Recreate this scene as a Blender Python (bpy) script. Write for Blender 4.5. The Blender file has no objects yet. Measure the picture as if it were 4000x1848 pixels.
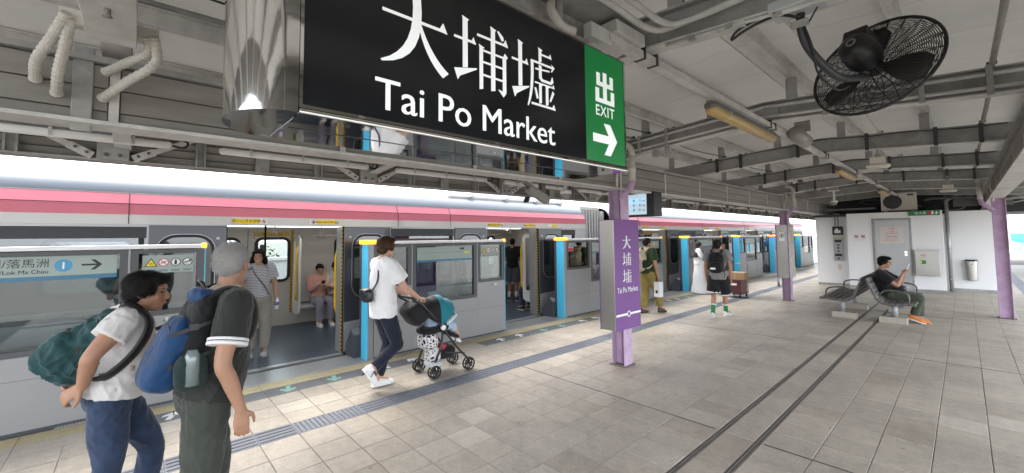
import bpy, bmesh, math, random
import numpy as np
from mathutils import Vector, Matrix, noise
random.seed(7)
SC = bpy.context.scene
COL = SC.collection
V = Vector
R = math.radians

# ------------------------------------------------------------------ camera
YAW, PIT, ROL, EYE, FPX, CY = 0.8298, 0.0571, -0.0098, 1.8, 1614.7, 833.2
fw = V((-math.sin(YAW)*math.cos(PIT), math.cos(YAW)*math.cos(PIT), math.sin(PIT)))
rt = V((math.cos(YAW), math.sin(YAW), 0)); up = rt.cross(fw)
rt, up = rt*math.cos(ROL)+up*math.sin(ROL), -rt*math.sin(ROL)+up*math.cos(ROL)
cam_d = bpy.data.cameras.new('camera'); cam = bpy.data.objects.new('camera', cam_d); COL.objects.link(cam)
cam_d.sensor_width = 36; cam_d.lens = 36*FPX/4000
cam_d.shift_y = -(924-CY)/4000
cam_d.clip_start = .05; cam_d.clip_end = 2000
cam.matrix_world = Matrix(((rt.x, up.x, -fw.x, 0), (rt.y, up.y, -fw.y, 0), (rt.z, up.z, -fw.z, EYE), (0, 0, 0, 1)))
SC.camera = cam
def proj(p):
    d = V(p)-V((0, 0, EYE)); w = d.dot(fw)
    if w < .05: return None
    return (2000+FPX*d.dot(rt)/w, CY-FPX*d.dot(up)/w, w)

# ------------------------------------------------------------------ sky, sun, exposure
SUN_EL, SUN_AZ = R(52), R(262)      # azimuth measured from +Y clockwise
w = bpy.data.worlds.new('World'); SC.world = w; w.use_nodes = True
nt = w.node_tree; bg = nt.nodes['Background']
sky = nt.nodes.new('ShaderNodeTexSky'); sky.sky_type = 'NISHITA'; sky.sun_disc = False
sky.sun_elevation = SUN_EL; sky.sun_rotation = SUN_AZ; sky.dust_density = 4; sky.air_density = 1.0; sky.ozone_density = .6
mxw = nt.nodes.new('ShaderNodeMix'); mxw.data_type = 'RGBA'; mxw.inputs['Factor'].default_value = .72
mxw.inputs['B'].default_value = (8.9, 9.4, 10.0, 1)
nt.links.new(sky.outputs[0], mxw.inputs['A']); nt.links.new(mxw.outputs['Result'], bg.inputs['Color'])
bg.inputs['Strength'].default_value = .15
sd = bpy.data.lights.new('sun', 'SUN'); sun = bpy.data.objects.new('sun', sd); COL.objects.link(sun)
sd.energy = 1.3; sd.angle = R(36); sd.color = (1, .96, .9)
sdir = V((math.sin(SUN_AZ)*math.cos(SUN_EL), math.cos(SUN_AZ)*math.cos(SUN_EL), math.sin(SUN_EL)))
sun.rotation_euler = sdir.to_track_quat('Z', 'Y').to_euler()
SC.view_settings.view_transform = 'Standard'; SC.view_settings.look = 'None'
SC.view_settings.exposure = 2.42; SC.view_settings.gamma = 1; SC.view_settings.use_curve_mapping = False
SC.render.engine = 'CYCLES'
cy = SC.cycles
cy.use_denoising = True; cy.max_bounces = 10; cy.diffuse_bounces = 6; cy.glossy_bounces = 4; cy.transmission_bounces = 6; cy.transparent_max_bounces = 16
cy.sample_clamp_indirect = 8; cy.caustics_reflective = False; cy.caustics_refractive = False

# ------------------------------------------------------------------ materials
MATS = {}
def mat(name, col, rough=.5, metal=0., var=.12, scale=6, bump=0., bscale=60, stretch=(1, 1, 1), spec=.5, coat=0., emit=None, estr=0., grime=0., rand=0., island=0., obj=True, sheen=0., dist=.01):
    if name in MATS: return MATS[name]
    m = bpy.data.materials.new(name); m.use_nodes = True; MATS[name] = m
    n = m.node_tree.nodes; l = m.node_tree.links; b = n['Principled BSDF']
    b.inputs['Roughness'].default_value = rough; b.inputs['Metallic'].default_value = metal
    b.inputs['Specular IOR Level'].default_value = spec; b.inputs['Coat Weight'].default_value = coat
    if sheen: b.inputs['Sheen Weight'].default_value = sheen
    tc = n.new('ShaderNodeTexCoord'); mp = n.new('ShaderNodeMapping'); mp.inputs['Scale'].default_value = stretch
    if obj: l.new(tc.outputs['Object'], mp.inputs['Vector'])
    else:
        g = n.new('ShaderNodeNewGeometry'); l.new(g.outputs['Position'], mp.inputs['Vector'])
    nz = n.new('ShaderNodeTexNoise'); nz.inputs['Scale'].default_value = scale; nz.inputs['Detail'].default_value = 6; nz.inputs['Roughness'].default_value = .62
    l.new(mp.outputs[0], nz.inputs['Vector'])
    hs = n.new('ShaderNodeMix'); hs.data_type = 'RGBA'
    c = V(col[:3])
    hs.inputs['A'].default_value = (*[max(0, x*(1-var*1.6)) for x in c], 1); hs.inputs['B'].default_value = (*[min(1, x*(1+var*1.6)) for x in c], 1)
    l.new(nz.outputs['Fac'], hs.inputs['Factor'])
    out = hs.outputs['Result']
    def mulfac(src, lo, hi, o):
        mr = n.new('ShaderNodeMapRange'); mr.inputs['To Min'].default_value = lo; mr.inputs['To Max'].default_value = hi
        l.new(src, mr.inputs['Value'])
        mm = n.new('ShaderNodeMix'); mm.data_type = 'RGBA'; mm.blend_type = 'MULTIPLY'; mm.inputs['Factor'].default_value = 1
        l.new(o, mm.inputs['A']); l.new(mr.outputs[0], mm.inputs['B']); return mm.outputs['Result']
    if rand:
        oi = n.new('ShaderNodeObjectInfo'); out = mulfac(oi.outputs['Random'], 1-rand, 1+rand*.6, out)
    if island:
        gi = n.new('ShaderNodeNewGeometry'); out = mulfac(gi.outputs['Random Per Island'], 1-island, 1+island*.6, out)
    if grime:
        g2 = n.new('ShaderNodeTexNoise'); g2.inputs['Scale'].default_value = scale*.35; g2.inputs['Detail'].default_value = 9; g2.inputs['Roughness'].default_value = .7
        l.new(mp.outputs[0], g2.inputs['Vector'])
        rp = n.new('ShaderNodeMapRange'); rp.inputs['From Min'].default_value = .5; rp.inputs['From Max'].default_value = .72
        l.new(g2.outputs['Fac'], rp.inputs['Value'])
        mm = n.new('ShaderNodeMix'); mm.data_type = 'RGBA'; mu = n.new('ShaderNodeMath'); mu.operation = 'MULTIPLY'; mu.inputs[1].default_value = grime
        l.new(rp.outputs[0], mu.inputs[0]); l.new(mu.outputs[0], mm.inputs['Factor']); l.new(out, mm.inputs['A'])
        mm.inputs['B'].default_value = (c.x*.4+.01, c.y*.38+.008, c.z*.34+.006, 1); out = mm.outputs['Result']
    l.new(out, b.inputs['Base Color'])
    rr = n.new('ShaderNodeMapRange'); rr.inputs['To Min'].default_value = max(.02, rough*.8); rr.inputs['To Max'].default_value = min(1, rough*1.25)
    l.new(nz.outputs['Fac'], rr.inputs['Value']); l.new(rr.outputs[0], b.inputs['Roughness'])
    if bump:
        bn = n.new('ShaderNodeTexNoise'); bn.inputs['Scale'].default_value = bscale; bn.inputs['Detail'].default_value = 4
        l.new(mp.outputs[0], bn.inputs['Vector'])
        bp = n.new('ShaderNodeBump'); bp.inputs['Strength'].default_value = bump; bp.inputs['Distance'].default_value = dist
        l.new(bn.outputs['Fac'], bp.inputs['Height']); l.new(bp.outputs[0], b.inputs['Normal'])
    if emit:
        b.inputs['Emission Color'].default_value = (*emit, 1); b.inputs['Emission Strength'].default_value = estr
    return m
def glass(name, tint=(.8, .85, .84), refl=.9, rough=.0):
    m = bpy.data.materials.new(name); m.use_nodes = True; MATS[name] = m
    n = m.node_tree.nodes; l = m.node_tree.links; n.remove(n['Principled BSDF'])
    tr = n.new('ShaderNodeBsdfTransparent'); tr.inputs[0].default_value = (*tint, 1)
    gl = n.new('ShaderNodeBsdfGlossy'); gl.inputs['Roughness'].default_value = rough; gl.inputs['Color'].default_value = (refl, refl, refl, 1)
    fr = n.new('ShaderNodeFresnel'); fr.inputs['IOR'].default_value = 1.52
    mu = n.new('ShaderNodeMath'); mu.operation = 'MULTIPLY_ADD'; mu.inputs[1].default_value = 1.5; mu.inputs[2].default_value = .02
    mx = n.new('ShaderNodeMixShader'); l.new(fr.outputs[0], mu.inputs[0]); l.new(mu.outputs[0], mx.inputs[0]); l.new(tr.outputs[0], mx.inputs[1]); l.new(gl.outputs[0], mx.inputs[2])
    l.new(mx.outputs[0], n['Material Output'].inputs['Surface']); return m

# ------------------------------------------------------------------ mesh builder
class MB:
    def __init__(s): s.v = []; s.f = []; s.m = []; s.sm = []
    def add(s, vs, fs, mi=0, sm=False):
        o = len(s.v); s.v.extend([tuple(x) for x in vs]); s.f.extend([tuple(i+o for i in f) for f in fs]); s.m.extend([mi]*len(fs)); s.sm.extend([sm]*len(fs)); return s
    def box(s, x0, x1, y0, y1, z0, z1, mi=0):
        return s.add([(x0,y0,z0),(x1,y0,z0),(x1,y1,z0),(x0,y1,z0),(x0,y0,z1),(x1,y0,z1),(x1,y1,z1),(x0,y1,z1)],
                     [(3,2,1,0),(4,5,6,7),(0,1,5,4),(1,2,6,5),(2,3,7,6),(3,0,4,7)], mi)
    def obox(s, c, h, M=None, mi=0):
        M = M or Matrix.Identity(3); c = V(c); vs = []
        for z in (-1, 1):
            for x, y in ((-1,-1),(1,-1),(1,1),(-1,1)): vs.append(c+M@V((x*h[0], y*h[1], z*h[2])))
        return s.add(vs, [(3,2,1,0),(4,5,6,7),(0,1,5,4),(1,2,6,5),(2,3,7,6),(3,0,4,7)], mi)
    def bar(s, p, q, w, h, mi=0, upv=(0,0,1)):
        p, q = V(p), V(q); d = (q-p); L = d.length; d.normalize(); u = V(upv)
        if abs(d.dot(u)) > .98: u = V((1,0,0))
        x = d.cross(u).normalized(); z = x.cross(d)
        return s.obox((p+q)/2, (w/2, L/2, h/2), Matrix((x, d, z)).transposed(), mi)
    def tube(s, pts, r, n=8, mi=0, caps=True, sm=True):
        pts = [V(p) for p in pts]; rs = r if isinstance(r, (list, tuple)) else [r]*len(pts)
        vs = []; fs = []; prev = None
        for i, p in enumerate(pts):
            d = (pts[min(i+1, len(pts)-1)]-pts[max(i-1, 0)]).normalized()
            if prev is None:
                a = V((0,0,1)) if abs(d.z) < .9 else V((1,0,0)); x = d.cross(a).normalized()
            else:
                x = (prev-d*prev.dot(d)).normalized()
            prev = x; y = d.cross(x)
            for k in range(n):
                t = 2*math.pi*k/n; vs.append(p+(x*math.cos(t)+y*math.sin(t))*rs[i])
        for i in range(len(pts)-1):
            for k in range(n): fs.append((i*n+k, i*n+(k+1) % n, (i+1)*n+(k+1) % n, (i+1)*n+k))
        s.add(vs, fs, mi, sm)
        if caps:
            o = len(s.v)-len(vs)
            s.f.append(tuple(o+k for k in reversed(range(n)))); s.f.append(tuple(o+(len(pts)-1)*n+k for k in range(n))); s.m += [mi]*2; s.sm += [False]*2
        return s
    def loft(s, rings, n=16, mi=0, sm=True, e=1.):
        # ring = (center, xaxis, yaxis, rx, ry)
        vs = []; fs = []
        for c, ax, ay, rx, ry in rings:
            for k in range(n):
                t = 2*math.pi*k/n; ct, st = math.cos(t), math.sin(t)
                ct = math.copysign(abs(ct)**e, ct); st = math.copysign(abs(st)**e, st)
                vs.append(V(c)+V(ax)*(ct*rx)+V(ay)*(st*ry))
        m = len(rings)
        for i in range(m-1):
            for k in range(n): fs.append((i*n+k, i*n+(k+1) % n, (i+1)*n+(k+1) % n, (i+1)*n+k))
        fs.append(tuple(reversed(range(n)))); fs.append(tuple((m-1)*n+k for k in range(n)))
        return s.add(vs, fs, mi, sm)
    def ell(s, c, r, M=None, nu=14, nv=9, e=1., mi=0):
        M = M or Matrix.Identity(3); c = V(c); vs = [c+M@V((0,0,-r[2]))]; fs = []
        pw = lambda x: math.copysign(abs(x)**e, x)
        for j in range(1, nv):
            ph = -math.pi/2+math.pi*j/nv
            for k in range(nu):
                t = 2*math.pi*k/nu
                vs.append(c+M@V((r[0]*pw(math.cos(ph))*pw(math.cos(t)), r[1]*pw(math.cos(ph))*pw(math.sin(t)), r[2]*pw(math.sin(ph)))))
        vs.append(c+M@V((0,0,r[2]))); T = len(vs)-1
        for k in range(nu):
            fs.append((0, 1+(k+1) % nu, 1+k)); fs.append((T, T-nu+k, T-nu+(k+1) % nu))
        for j in range(nv-2):
            for k in range(nu):
                a = 1+j*nu; fs.append((a+k, a+(k+1) % nu, a+nu+(k+1) % nu, a+nu+k))
        return s.add(vs, fs, mi, True)
    def prism(s, poly, o, u, v, d, mi=0, smi=None):
        # polygon (2D) in plane o+u*x+v*y extruded by vector d
        o, u, v, d = V(o), V(u), V(v), V(d); n = len(poly)
        a = [o+u*x+v*y for x, y in poly]; b = [p+d for p in a]
        s.add(a+b, [tuple(reversed(range(n))), tuple(range(n, 2*n))]+[(i, (i+1) % n, n+(i+1) % n, n+i) for i in range(n)], mi)
        if smi is not None:
            for k in range(n): s.m[-1-k] = smi
        return s
    def lathe(s, prof, o, axis=(0,0,1), n=20, mi=0, sm=True):
        ax = V(axis).normalized(); x = ax.orthogonal().normalized(); y = ax.cross(x)
        return s.loft([(V(o)+ax*h, x, y, r, r) for r, h in prof], n, mi, sm)
    def raw(s, me, M, mi=0):
        s.add([M@v.co for v in me.vertices], [tuple(p.vertices) for p in me.polygons], mi); return s
    def text(s, txt, o, u, v, size, lift=.002, align='L', mi=0, bold=0., xs=1., spacing=1., fb=0.):
        me = text_mesh(txt, bold, spacing); u, v = V(u).normalized(), V(v).normalized(); n = u.cross(v)
        xsz = [q.co.x for q in me.vertices] or [0]; off = {'L': min(xsz), 'C': (min(xsz)+max(xsz))/2, 'R': max(xsz)}[align]
        o = V(o)
        for j in range(3 if fb else 1): s.add([o+u*((q.co.x-off)*size*xs+(j-1)*fb*size)+v*(q.co.y*size)+n*(lift+.0002*j) for q in me.vertices], [tuple(p.vertices) for p in me.polygons], mi)
        return s
    def mesh(s, name, mats, smooth=None):
        me = bpy.data.meshes.new(name); me.from_pydata(s.v, [], s.f)
        for m in (mats if isinstance(mats, (list, tuple)) else [mats]): me.materials.append(m)
        me.polygons.foreach_set('material_index', s.m)
        me.polygons.foreach_set('use_smooth', s.sm if smooth is None else [smooth]*len(s.f)); me.update(); return me
    def build(s, name, mats, parent=None, smooth=None, bevel=0, world=False):
        if world and parent is not None:
            d = ROOT(parent); s.v = [(a[0]-d.x, a[1]-d.y, a[2]-d.z) for a in s.v]
        return link(name, s.mesh(name, mats, smooth), parent, bevel)
_TX = {}
TS = bpy.data.scenes.new('workbench')     # scratch scene for remeshing and lettering, removed at the end
def text_mesh(txt, bold=0., spacing=1.):
    k = (txt, bold, spacing)
    if k not in _TX:
        c = bpy.data.curves.new('t', 'FONT'); c.body = txt; c.offset = bold; c.resolution_u = 3; c.space_character = spacing
        o = bpy.data.objects.new('t', c); TS.collection.objects.link(o); TS.view_layers[0].update()
        _TX[k] = bpy.data.meshes.new_from_object(o.evaluated_get(TS.view_layers[0].depsgraph)); bpy.data.objects.remove(o); bpy.data.curves.remove(c)
    return _TX[k]
def ROOT(o):
    while o.parent is not None: o = o.parent
    return V(o.location)
def link(name, me, parent=None, bevel=0, loc=None):
    o = bpy.data.objects.new(name, me); COL.objects.link(o)
    if parent is not None: o.parent = parent
    if loc is not None: o.location = loc
    if bevel:
        b = o.modifiers.new('bevel', 'BEVEL'); b.width = bevel; b.segments = 2; b.limit_method = 'ANGLE'; b.angle_limit = R(40)
    return o
def tag(o, label=None, cat=None, group=None, kind=None):
    if label: o['label'] = label
    if cat: o['category'] = cat
    if group: o['group'] = group
    if kind: o['kind'] = kind
    return o
def thing(name, label, cat, loc=(0,0,0), rz=0, group=None):
    o = bpy.data.objects.new(name, None); o.empty_display_size = .1; COL.objects.link(o); o.location = loc; o.rotation_euler = (0, 0, rz)
    return tag(o, label, cat, group)
def dup(root, loc, rz=0, label=None, parent=None):
    r = root.copy(); COL.objects.link(r); r.location = loc; r.rotation_euler = (0, 0, rz)
    if parent is not None: r.parent = parent
    if label: r['label'] = label
    for ch in list(root.children):
        c = ch.copy(); COL.objects.link(c); c.parent = r
        for g in ch.children:
            d = g.copy(); COL.objects.link(d); d.parent = c
    return r
def curve(pts, k=6):
    pts = [V(p) for p in pts]; out = []
    for i in range(len(pts)-1):
        a, b, c, d = pts[max(i-1,0)], pts[i], pts[i+1], pts[min(i+2, len(pts)-1)]
        for j in range(k):
            t = j/k; out.append(.5*((2*b)+(c-a)*t+(2*a-5*b+4*c-d)*t*t+(3*b-a-3*c+d)*t**3))
    out.append(pts[-1]); return out
X3, Y3, Z3 = V((1,0,0)), V((0,1,0)), V((0,0,1))

def add_wear(m):
    # large soft stains, walked-on lanes and small dark gum spots
    n = m.node_tree.nodes; l = m.node_tree.links; b = n['Principled BSDF']; src = b.inputs['Base Color'].links[0].from_socket; g = n.new('ShaderNodeNewGeometry'); z = n.new('ShaderNodeTexNoise'); z.inputs['Scale'].default_value = 1.1; z.inputs['Detail'].default_value = 8; z.inputs['Roughness'].default_value = .65; l.new(g.outputs['Position'], z.inputs['Vector'])
    r1 = n.new('ShaderNodeMapRange'); r1.inputs['From Min'].default_value = .32; r1.inputs['From Max'].default_value = .68; r1.inputs['To Min'].default_value = .80; r1.inputs['To Max'].default_value = 1.12; l.new(z.outputs['Fac'], r1.inputs['Value'])
    v_ = n.new('ShaderNodeTexVoronoi'); v_.inputs['Scale'].default_value = 3.1; l.new(g.outputs['Position'], v_.inputs['Vector']); r2 = n.new('ShaderNodeMapRange'); r2.inputs['From Min'].default_value = .035; r2.inputs['From Max'].default_value = .055; r2.inputs['To Min'].default_value = .55; r2.inputs['To Max'].default_value = 1.0; l.new(v_.outputs['Distance'], r2.inputs['Value'])
    z2 = n.new('ShaderNodeTexNoise'); z2.inputs['Scale'].default_value = 9; z2.inputs['Detail'].default_value = 10; z2.inputs['Roughness'].default_value = .75; l.new(g.outputs['Position'], z2.inputs['Vector']); r3 = n.new('ShaderNodeMapRange'); r3.inputs['From Min'].default_value = .35; r3.inputs['From Max'].default_value = .65; r3.inputs['To Min'].default_value = .86; r3.inputs['To Max'].default_value = 1.10; l.new(z2.outputs['Fac'], r3.inputs['Value'])
    o = src
    for r_ in (r1, r2, r3):
        x = n.new('ShaderNodeMix'); x.data_type = 'RGBA'; x.blend_type = 'MULTIPLY'; x.inputs['Factor'].default_value = 1; l.new(o, x.inputs['A']); l.new(r_.outputs[0], x.inputs['B']); o = x.outputs['Result']
    l.new(o, b.inputs['Base Color']); return m
# palette
m_tile = mat('granite tile', (.43,.38,.318), .5, var=.26, scale=75, bump=.15, bscale=160, rand=.07, grime=.3, spec=.4, obj=False)
m_tile_l = mat('pale granite tile', (.49,.44,.375), .5, var=.22, scale=75, bump=.15, bscale=160, rand=.08, grime=.25, spec=.4, obj=False)
m_tile_d = mat('brown granite tile', (.385,.335,.275), .5, var=.22, scale=75, bump=.15, bscale=160, rand=.08, grime=.3, spec=.4, obj=False)
m_tile_j = mat('granite tile far', (.43,.38,.318), .5, var=.26, scale=75, island=.10, bump=.15, bscale=160, grime=.3, obj=False, spec=.4)
for m_ in (m_tile, m_tile_l, m_tile_d, m_tile_j): add_wear(m_)
m_grout = mat('grout', (.16,.145,.125), .9, var=.3, scale=12)
m_steel = mat('grey painted steel', (.365,.362,.352), .55, var=.18, scale=5, bump=.08, bscale=25, grime=.45, obj=False)
m_steel_d = mat('dark grey steel', (.15,.145,.138), .6, var=.16, scale=6, grime=.5, obj=False)
m_flange = mat('pale painted flange', (.63,.625,.61), .5, var=.12, scale=5, grime=.35, obj=False)
m_roof = mat('off white roof sheet', (.83,.835,.835), .6, var=.05, scale=2, grime=.12, rand=.06, obj=False)
m_webp = mat('grey fascia board', (.30,.285,.265), .6, var=.16, scale=4, grime=.45, stretch=(1,.4,2), rand=.1, obj=False)
m_lilac = mat('lilac paint', (.53,.38,.535), .55, var=.09, scale=7, spec=.3, grime=.3, bump=.04, bscale=30)
m_purple = mat('purple enamel', (.20,.085,.275), .5, var=.05, scale=4, spec=.3, grime=.1)
m_steelb = mat('brushed stainless', (.43,.415,.385), .34, 1., var=.06, scale=4, stretch=(1,1,30), bump=.03, bscale=30)
m_chrome = mat('polished steel', (.80,.79,.77), .03, 1., var=.02, scale=3, bump=.02, bscale=2.4, dist=.05)
m_chromes = mat('satin polished steel', (.76,.75,.73), .06, 1., var=.03, scale=3, bump=.05, bscale=3, dist=.05)
for m_ in (m_flange, m_steel, m_lilac): add_wear(m_)
m_white = mat('white paint', (.8,.8,.79), .45, var=.03, scale=4, grime=.08)
m_offw = mat('ivory plastic', (.68,.65,.57), .5, var=.06, scale=5, grime=.2)
m_black = mat('black plastic', (.012,.012,.013), .4, var=.2)
m_blackm = mat('black metal', (.018,.017,.017), .5, var=.2, scale=20)
m_dark = mat('charcoal', (.035,.037,.042), .45, var=.15)
m_letter = mat('white lettering', (.82,.84,.84), .4, var=.02)
m_lit = mat('backlit lettering', (.82,.84,.84), .4, var=.02, emit=(.85,.92,.92), estr=.075)
m_litg = mat('backlit green', (.008,.15,.03), .35, var=.03, emit=(.0,.32,.08), estr=.035)
m_ink = mat('black ink', (.02,.02,.022), .5, var=.05)
m_green = mat('sign green', (.012,.19,.04), .35, var=.04)
m_yel = mat('sign yellow', (.85,.62,.02), .45, var=.03)
m_red = mat('sign red', (.55,.03,.04), .45, var=.05)
m_pvc = mat('cream pipe', (.6,.58,.53), .5, var=.08, scale=8, grime=.35)
m_gl = glass('clear glass', (.66,.72,.72))
m_gld = glass('tinted train glass', (.34,.37,.39))
# ================================================================== platform
PX0, PX1 = -6.53, 3.61
plat = tag(MB().box(PX0, PX1, -4, 90, -1.2, -.006).build('platform', m_grout), kind='structure')
m_bed = mat('track ballast', (.2,.185,.165), .95, var=.35, scale=40, bump=.6, bscale=60, obj=False, dist=.05)
tag(MB().box(-400, 400, -300, 500, -1.6, -1.21).build('ground', m_bed), kind='structure')
for nm, x0, x1 in (('track_bed', -11.2, -6.55), ('track_bed', 3.63, 8.2)):
    tag(MB().box(x0, x1, -30, 60, -1.205, -1.15).build(nm, m_bed), kind='structure')
xl = [-5.45,-5.13,-4.82,-4.53, None, -4.25,-3.9,-3.585,-3.27,-2.96,-2.655,-2.355,-2.04,-1.625, None, -1.575,-1.325, None, -1.275,-.91,-.585,-.26,.06,.385,.71,1.06, None, 1.34,1.62,1.9,2.21,2.53]
PIT_, OFF = .318, 1.19
jobs = []
strips = []
for a, b in zip(xl, xl[1:]):
    if a is None or b is None: continue
    strips.append((a, b, 1 if a != -1.575 else 2))
for (a, b, st) in strips:
    k = -9
    while k < 108:
        y0 = OFF+k*PIT_; y1 = y0+PIT_*st; k += st
        if (a+b)/2 > -3.8 and abs((a+b)/2+3.33) < .1 and 5.0 < (y0+y1)/2 < 5.3: pass
        jobs.append((a, b, y0, y1))
def dsq(j):
    p = [proj((x, y, 0)) for x, y in ((j[0],j[2]),(j[1],j[2]),(j[1],j[3]),(j[0],j[3]))]
    if any(q is None for q in p): return 0
    cx, cy_ = sum(q[0] for q in p)/4, sum(q[1] for q in p)/4
    if not (-60 < cx < 4060 and cy_ < 1900): return 0
    if cx < 900 and cy_ < 1848 and cx < 650: return 1
    return abs(sum(p[i][0]*p[(i+1)%4][1]-p[(i+1)%4][0]*p[i][1] for i in range(4)))/2
jobs.sort(key=dsq, reverse=True)
tm = {}
far = MB()
G = .0022
for i, (a, b, y0, y1) in enumerate(jobs):
    dz = random.uniform(-.0012, .0012)
    if i < 296:
        key = (round(b-a, 3), round(y1-y0, 3))
        if key not in tm:
            hx, hy = key[0]/2-G, key[1]/2-G; c = .003
            t = MB(); t.add([(-hx,-hy,-.005),(hx,-hy,-.005),(hx,hy,-.005),(-hx,hy,-.005),(-hx+c,-hy+c,0),(hx-c,-hy+c,0),(hx-c,hy-c,0),(-hx+c,hy-c,0)],
                  [(4,5,6,7),(0,1,5,4),(1,2,6,5),(2,3,7,6),(3,0,4,7)])
            tm[key] = t.mesh('tile', m_tile)
        rv = random.random(); o_ = link('tile', tm[key], plat, loc=((a+b)/2, (y0+y1)/2, dz))
        if rv < .16: o_.material_slots[0].link = 'OBJECT'; o_.material_slots[0].material = m_tile_l if rv < .07 else m_tile_d
    else:
        far.add([(a+G,y0+G,-.005),(b-G,y0+G,-.005),(b-G,y1-G,-.005),(a+G,y1-G,-.005),(a+G,y0+G,dz),(b-G,y0+G,dz),(b-G,y1-G,dz),(a+G,y1-G,dz)], [(4,5,6,7),(0,1,5,4),(1,2,6,5),(2,3,7,6),(3,0,4,7)])
tag(far.build('tile_field', m_tile_j, plat), kind='stuff')
# tactile guide path: bar tiles and stud tiles
m_tac = mat('blue grey tactile tile', (.20,.215,.25), .5, var=.1, scale=20, rand=.1, grime=.2)
m_tacb = mat('dark tactile bar', (.115,.125,.155), .45, var=.12, scale=20)
W_ = .28
bt = MB().box(-W_/2+.002, W_/2-.002, -PIT_/2+.002, PIT_/2-.002, -.005, .0005)
for i in range(4):
    x = -W_/2+.04+i*.067; bt.box(x-.012, x+.012, -PIT_/2+.012, PIT_/2-.012, .0005, .0065, 1)
bme = bt.mesh('guide_tile', [m_tac, m_tacb])
st = MB().box(-W_/2+.002, W_/2-.002, -PIT_/2+.002, PIT_/2-.002, -.005, .0005)
for i in range(7):
    for j in range(6):
        x = -W_/2+.03+j*.044; y = -PIT_/2+.03+i*.043
        st.lathe([(.013,.0005),(.009,.0055)], (x, y, 0), n=6, mi=1)
sme = st.mesh('stud_tile', [m_tac, m_tacb])
for k in range(-6, 90):
    y = OFF+k*PIT_+PIT_/2; stud = k in (0, 1, 14, 15, 28, 29, 42, 43)
    link('tactile_tile', sme if stud else bme, plat, loc=(-4.39, y, 0))
    if k > 20: link('tactile_tile', sme if stud else bme, plat, loc=(1.2, y, 0))
# yellow edge tiles, grey queue strips with arrows, grooved threshold plates
m_ytile = mat('cream yellow edge tile', (.50,.42,.25), .55, var=.12, scale=30, rand=.08, grime=.2, bump=.1, bscale=120)
m_gstrip = mat('grey queue tile', (.14,.145,.152), .5, var=.1, scale=20, rand=.08, grime=.15)
yt = MB().box(-.125+G, .125-G, -PIT_+G, PIT_-G, -.005, 0).mesh('edge_tile', m_ytile)
gt = MB().box(-.14+G, .14-G, -PIT_+G, PIT_-G, -.005, 0).mesh('queue_tile', m_gstrip)
tt = MB().box(-.14+G, .14-G, -PIT_+G, PIT_-G, -.005, 0).mesh('edge_tile_pale', m_tile)
DOORS = [1.7, 6.17, 12.32, 16.78, 21.25, 25.7]
for k in range(-4, 45):
    y = OFF+k*2*PIT_+PIT_
    link('edge_tile', yt, plat, loc=(-5.855, y, 0))
    near = min(abs(y-d) for d in DOORS)
    link('queue_tile' if near < 1.65 else 'tile', gt if near < 1.65 else tt, plat, loc=(-5.59, y, 0))
    link('edge_tile', yt, plat, loc=(2.935, y, 0)) if k > 8 else None
for m_ in (m_ytile, m_gstrip, m_tac): add_wear(m_)
m_thr = mat('grooved aluminium plate', (.5,.5,.5), .35, .7, var=.06, scale=10)
tp = MB().box(-.27, .27, -.318, .318, -.005, .0)
for i in range(26):
    y = -.30+i*.024; tp.box(-.235, .235, y, y+.012, .0, .004)
tpm = tp.mesh('threshold_plate', m_thr)
for k in range(-2, 45): link('threshold_plate', tpm, plat, loc=(-6.258, OFF+k*.64-.1, 0))
m_gedge = mat('platform edge strip', (.1,.1,.105), .6, var=.1)
tag(MB().box(-6.575, -6.531, -4, 40, -.12, -.004).build('edge_strip', m_gedge, plat))
tag(MB().box(2.535, 3.605, -4, 90, -.006, -.002).build('far_edge_paving', m_tile_j, plat))
m_mint = mat('mint paint', (.21,.42,.33), .5, var=.05); m_wp = mat('white paint marking', (.75,.75,.74), .5, var=.05)
arrow = [(-.5,-.09),(.05,-.09),(-.12,-.3),(.12,-.3),(.5,0),(.12,.3),(-.12,.3),(.05,.09),(-.5,.09)]
arrow2 = [(-.5,-.3),(-.2,-.3),(.1,-.07),(.1,-.4),(.32,-.4),(.32,.4),(.1,.4),(.1,.07),(-.2,.3),(-.5,.3),(-.15,0)]
def arr(y, dirx, m, diry=0, s=.22):
    u = V((dirx, diry, 0)).normalized(); v = Z3.cross(u)
    MB().prism([(x*s, yy*s*1.25) for x, yy in arrow], (-5.59, y, .0008), u, v, (0,0,.0012)).build('floor_arrow', m, plat)
for d in DOORS[:4]:
    for o in (-.27, .27): arr(d+o, .9, m_mint, -.25)
    for o, sg in ((-1.35,1),(-.9,1),(.95,-1),(1.4,-1)): arr(d+o, -.9, m_wp, .35*sg)
# drainage channels
m_drain = mat('drain metal', (.07,.07,.072), .45, .5, var=.2, scale=20)
for x in (-1.60, -1.30):
    d = thing('drain_channel', 'narrow dark steel drain channel running along the paving, %s one' % ('left' if x < -1.5 else 'right'), 'drain', (x, 0, 0), group='twin drain channels in the platform floor')
    b = MB()
    for o in (-.012, .012): b.box(o-.003, o+.003, -3, 30, -.0032, .0006)
    b.build('grating', m_drain, d); MB().box(-.024, .024, -3, 30, -.0058, -.0035).build('channel_bed', mat('drain cover', (.30,.27,.235), .55, .2, var=.2, scale=20, grime=.4, obj=False), d)
# expansion joint covers
for y in (4.05, 8.35, 12.7):
    tag(MB().box(-4.24, -1.65, y-.007, y+.007, -.004, .0022).build('expansion_joint', m_drain, plat))
    tag(MB().box(-1.25, 1.3, y-.007, y+.007, -.004, .0022).build('expansion_joint', m_drain, plat))

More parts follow.
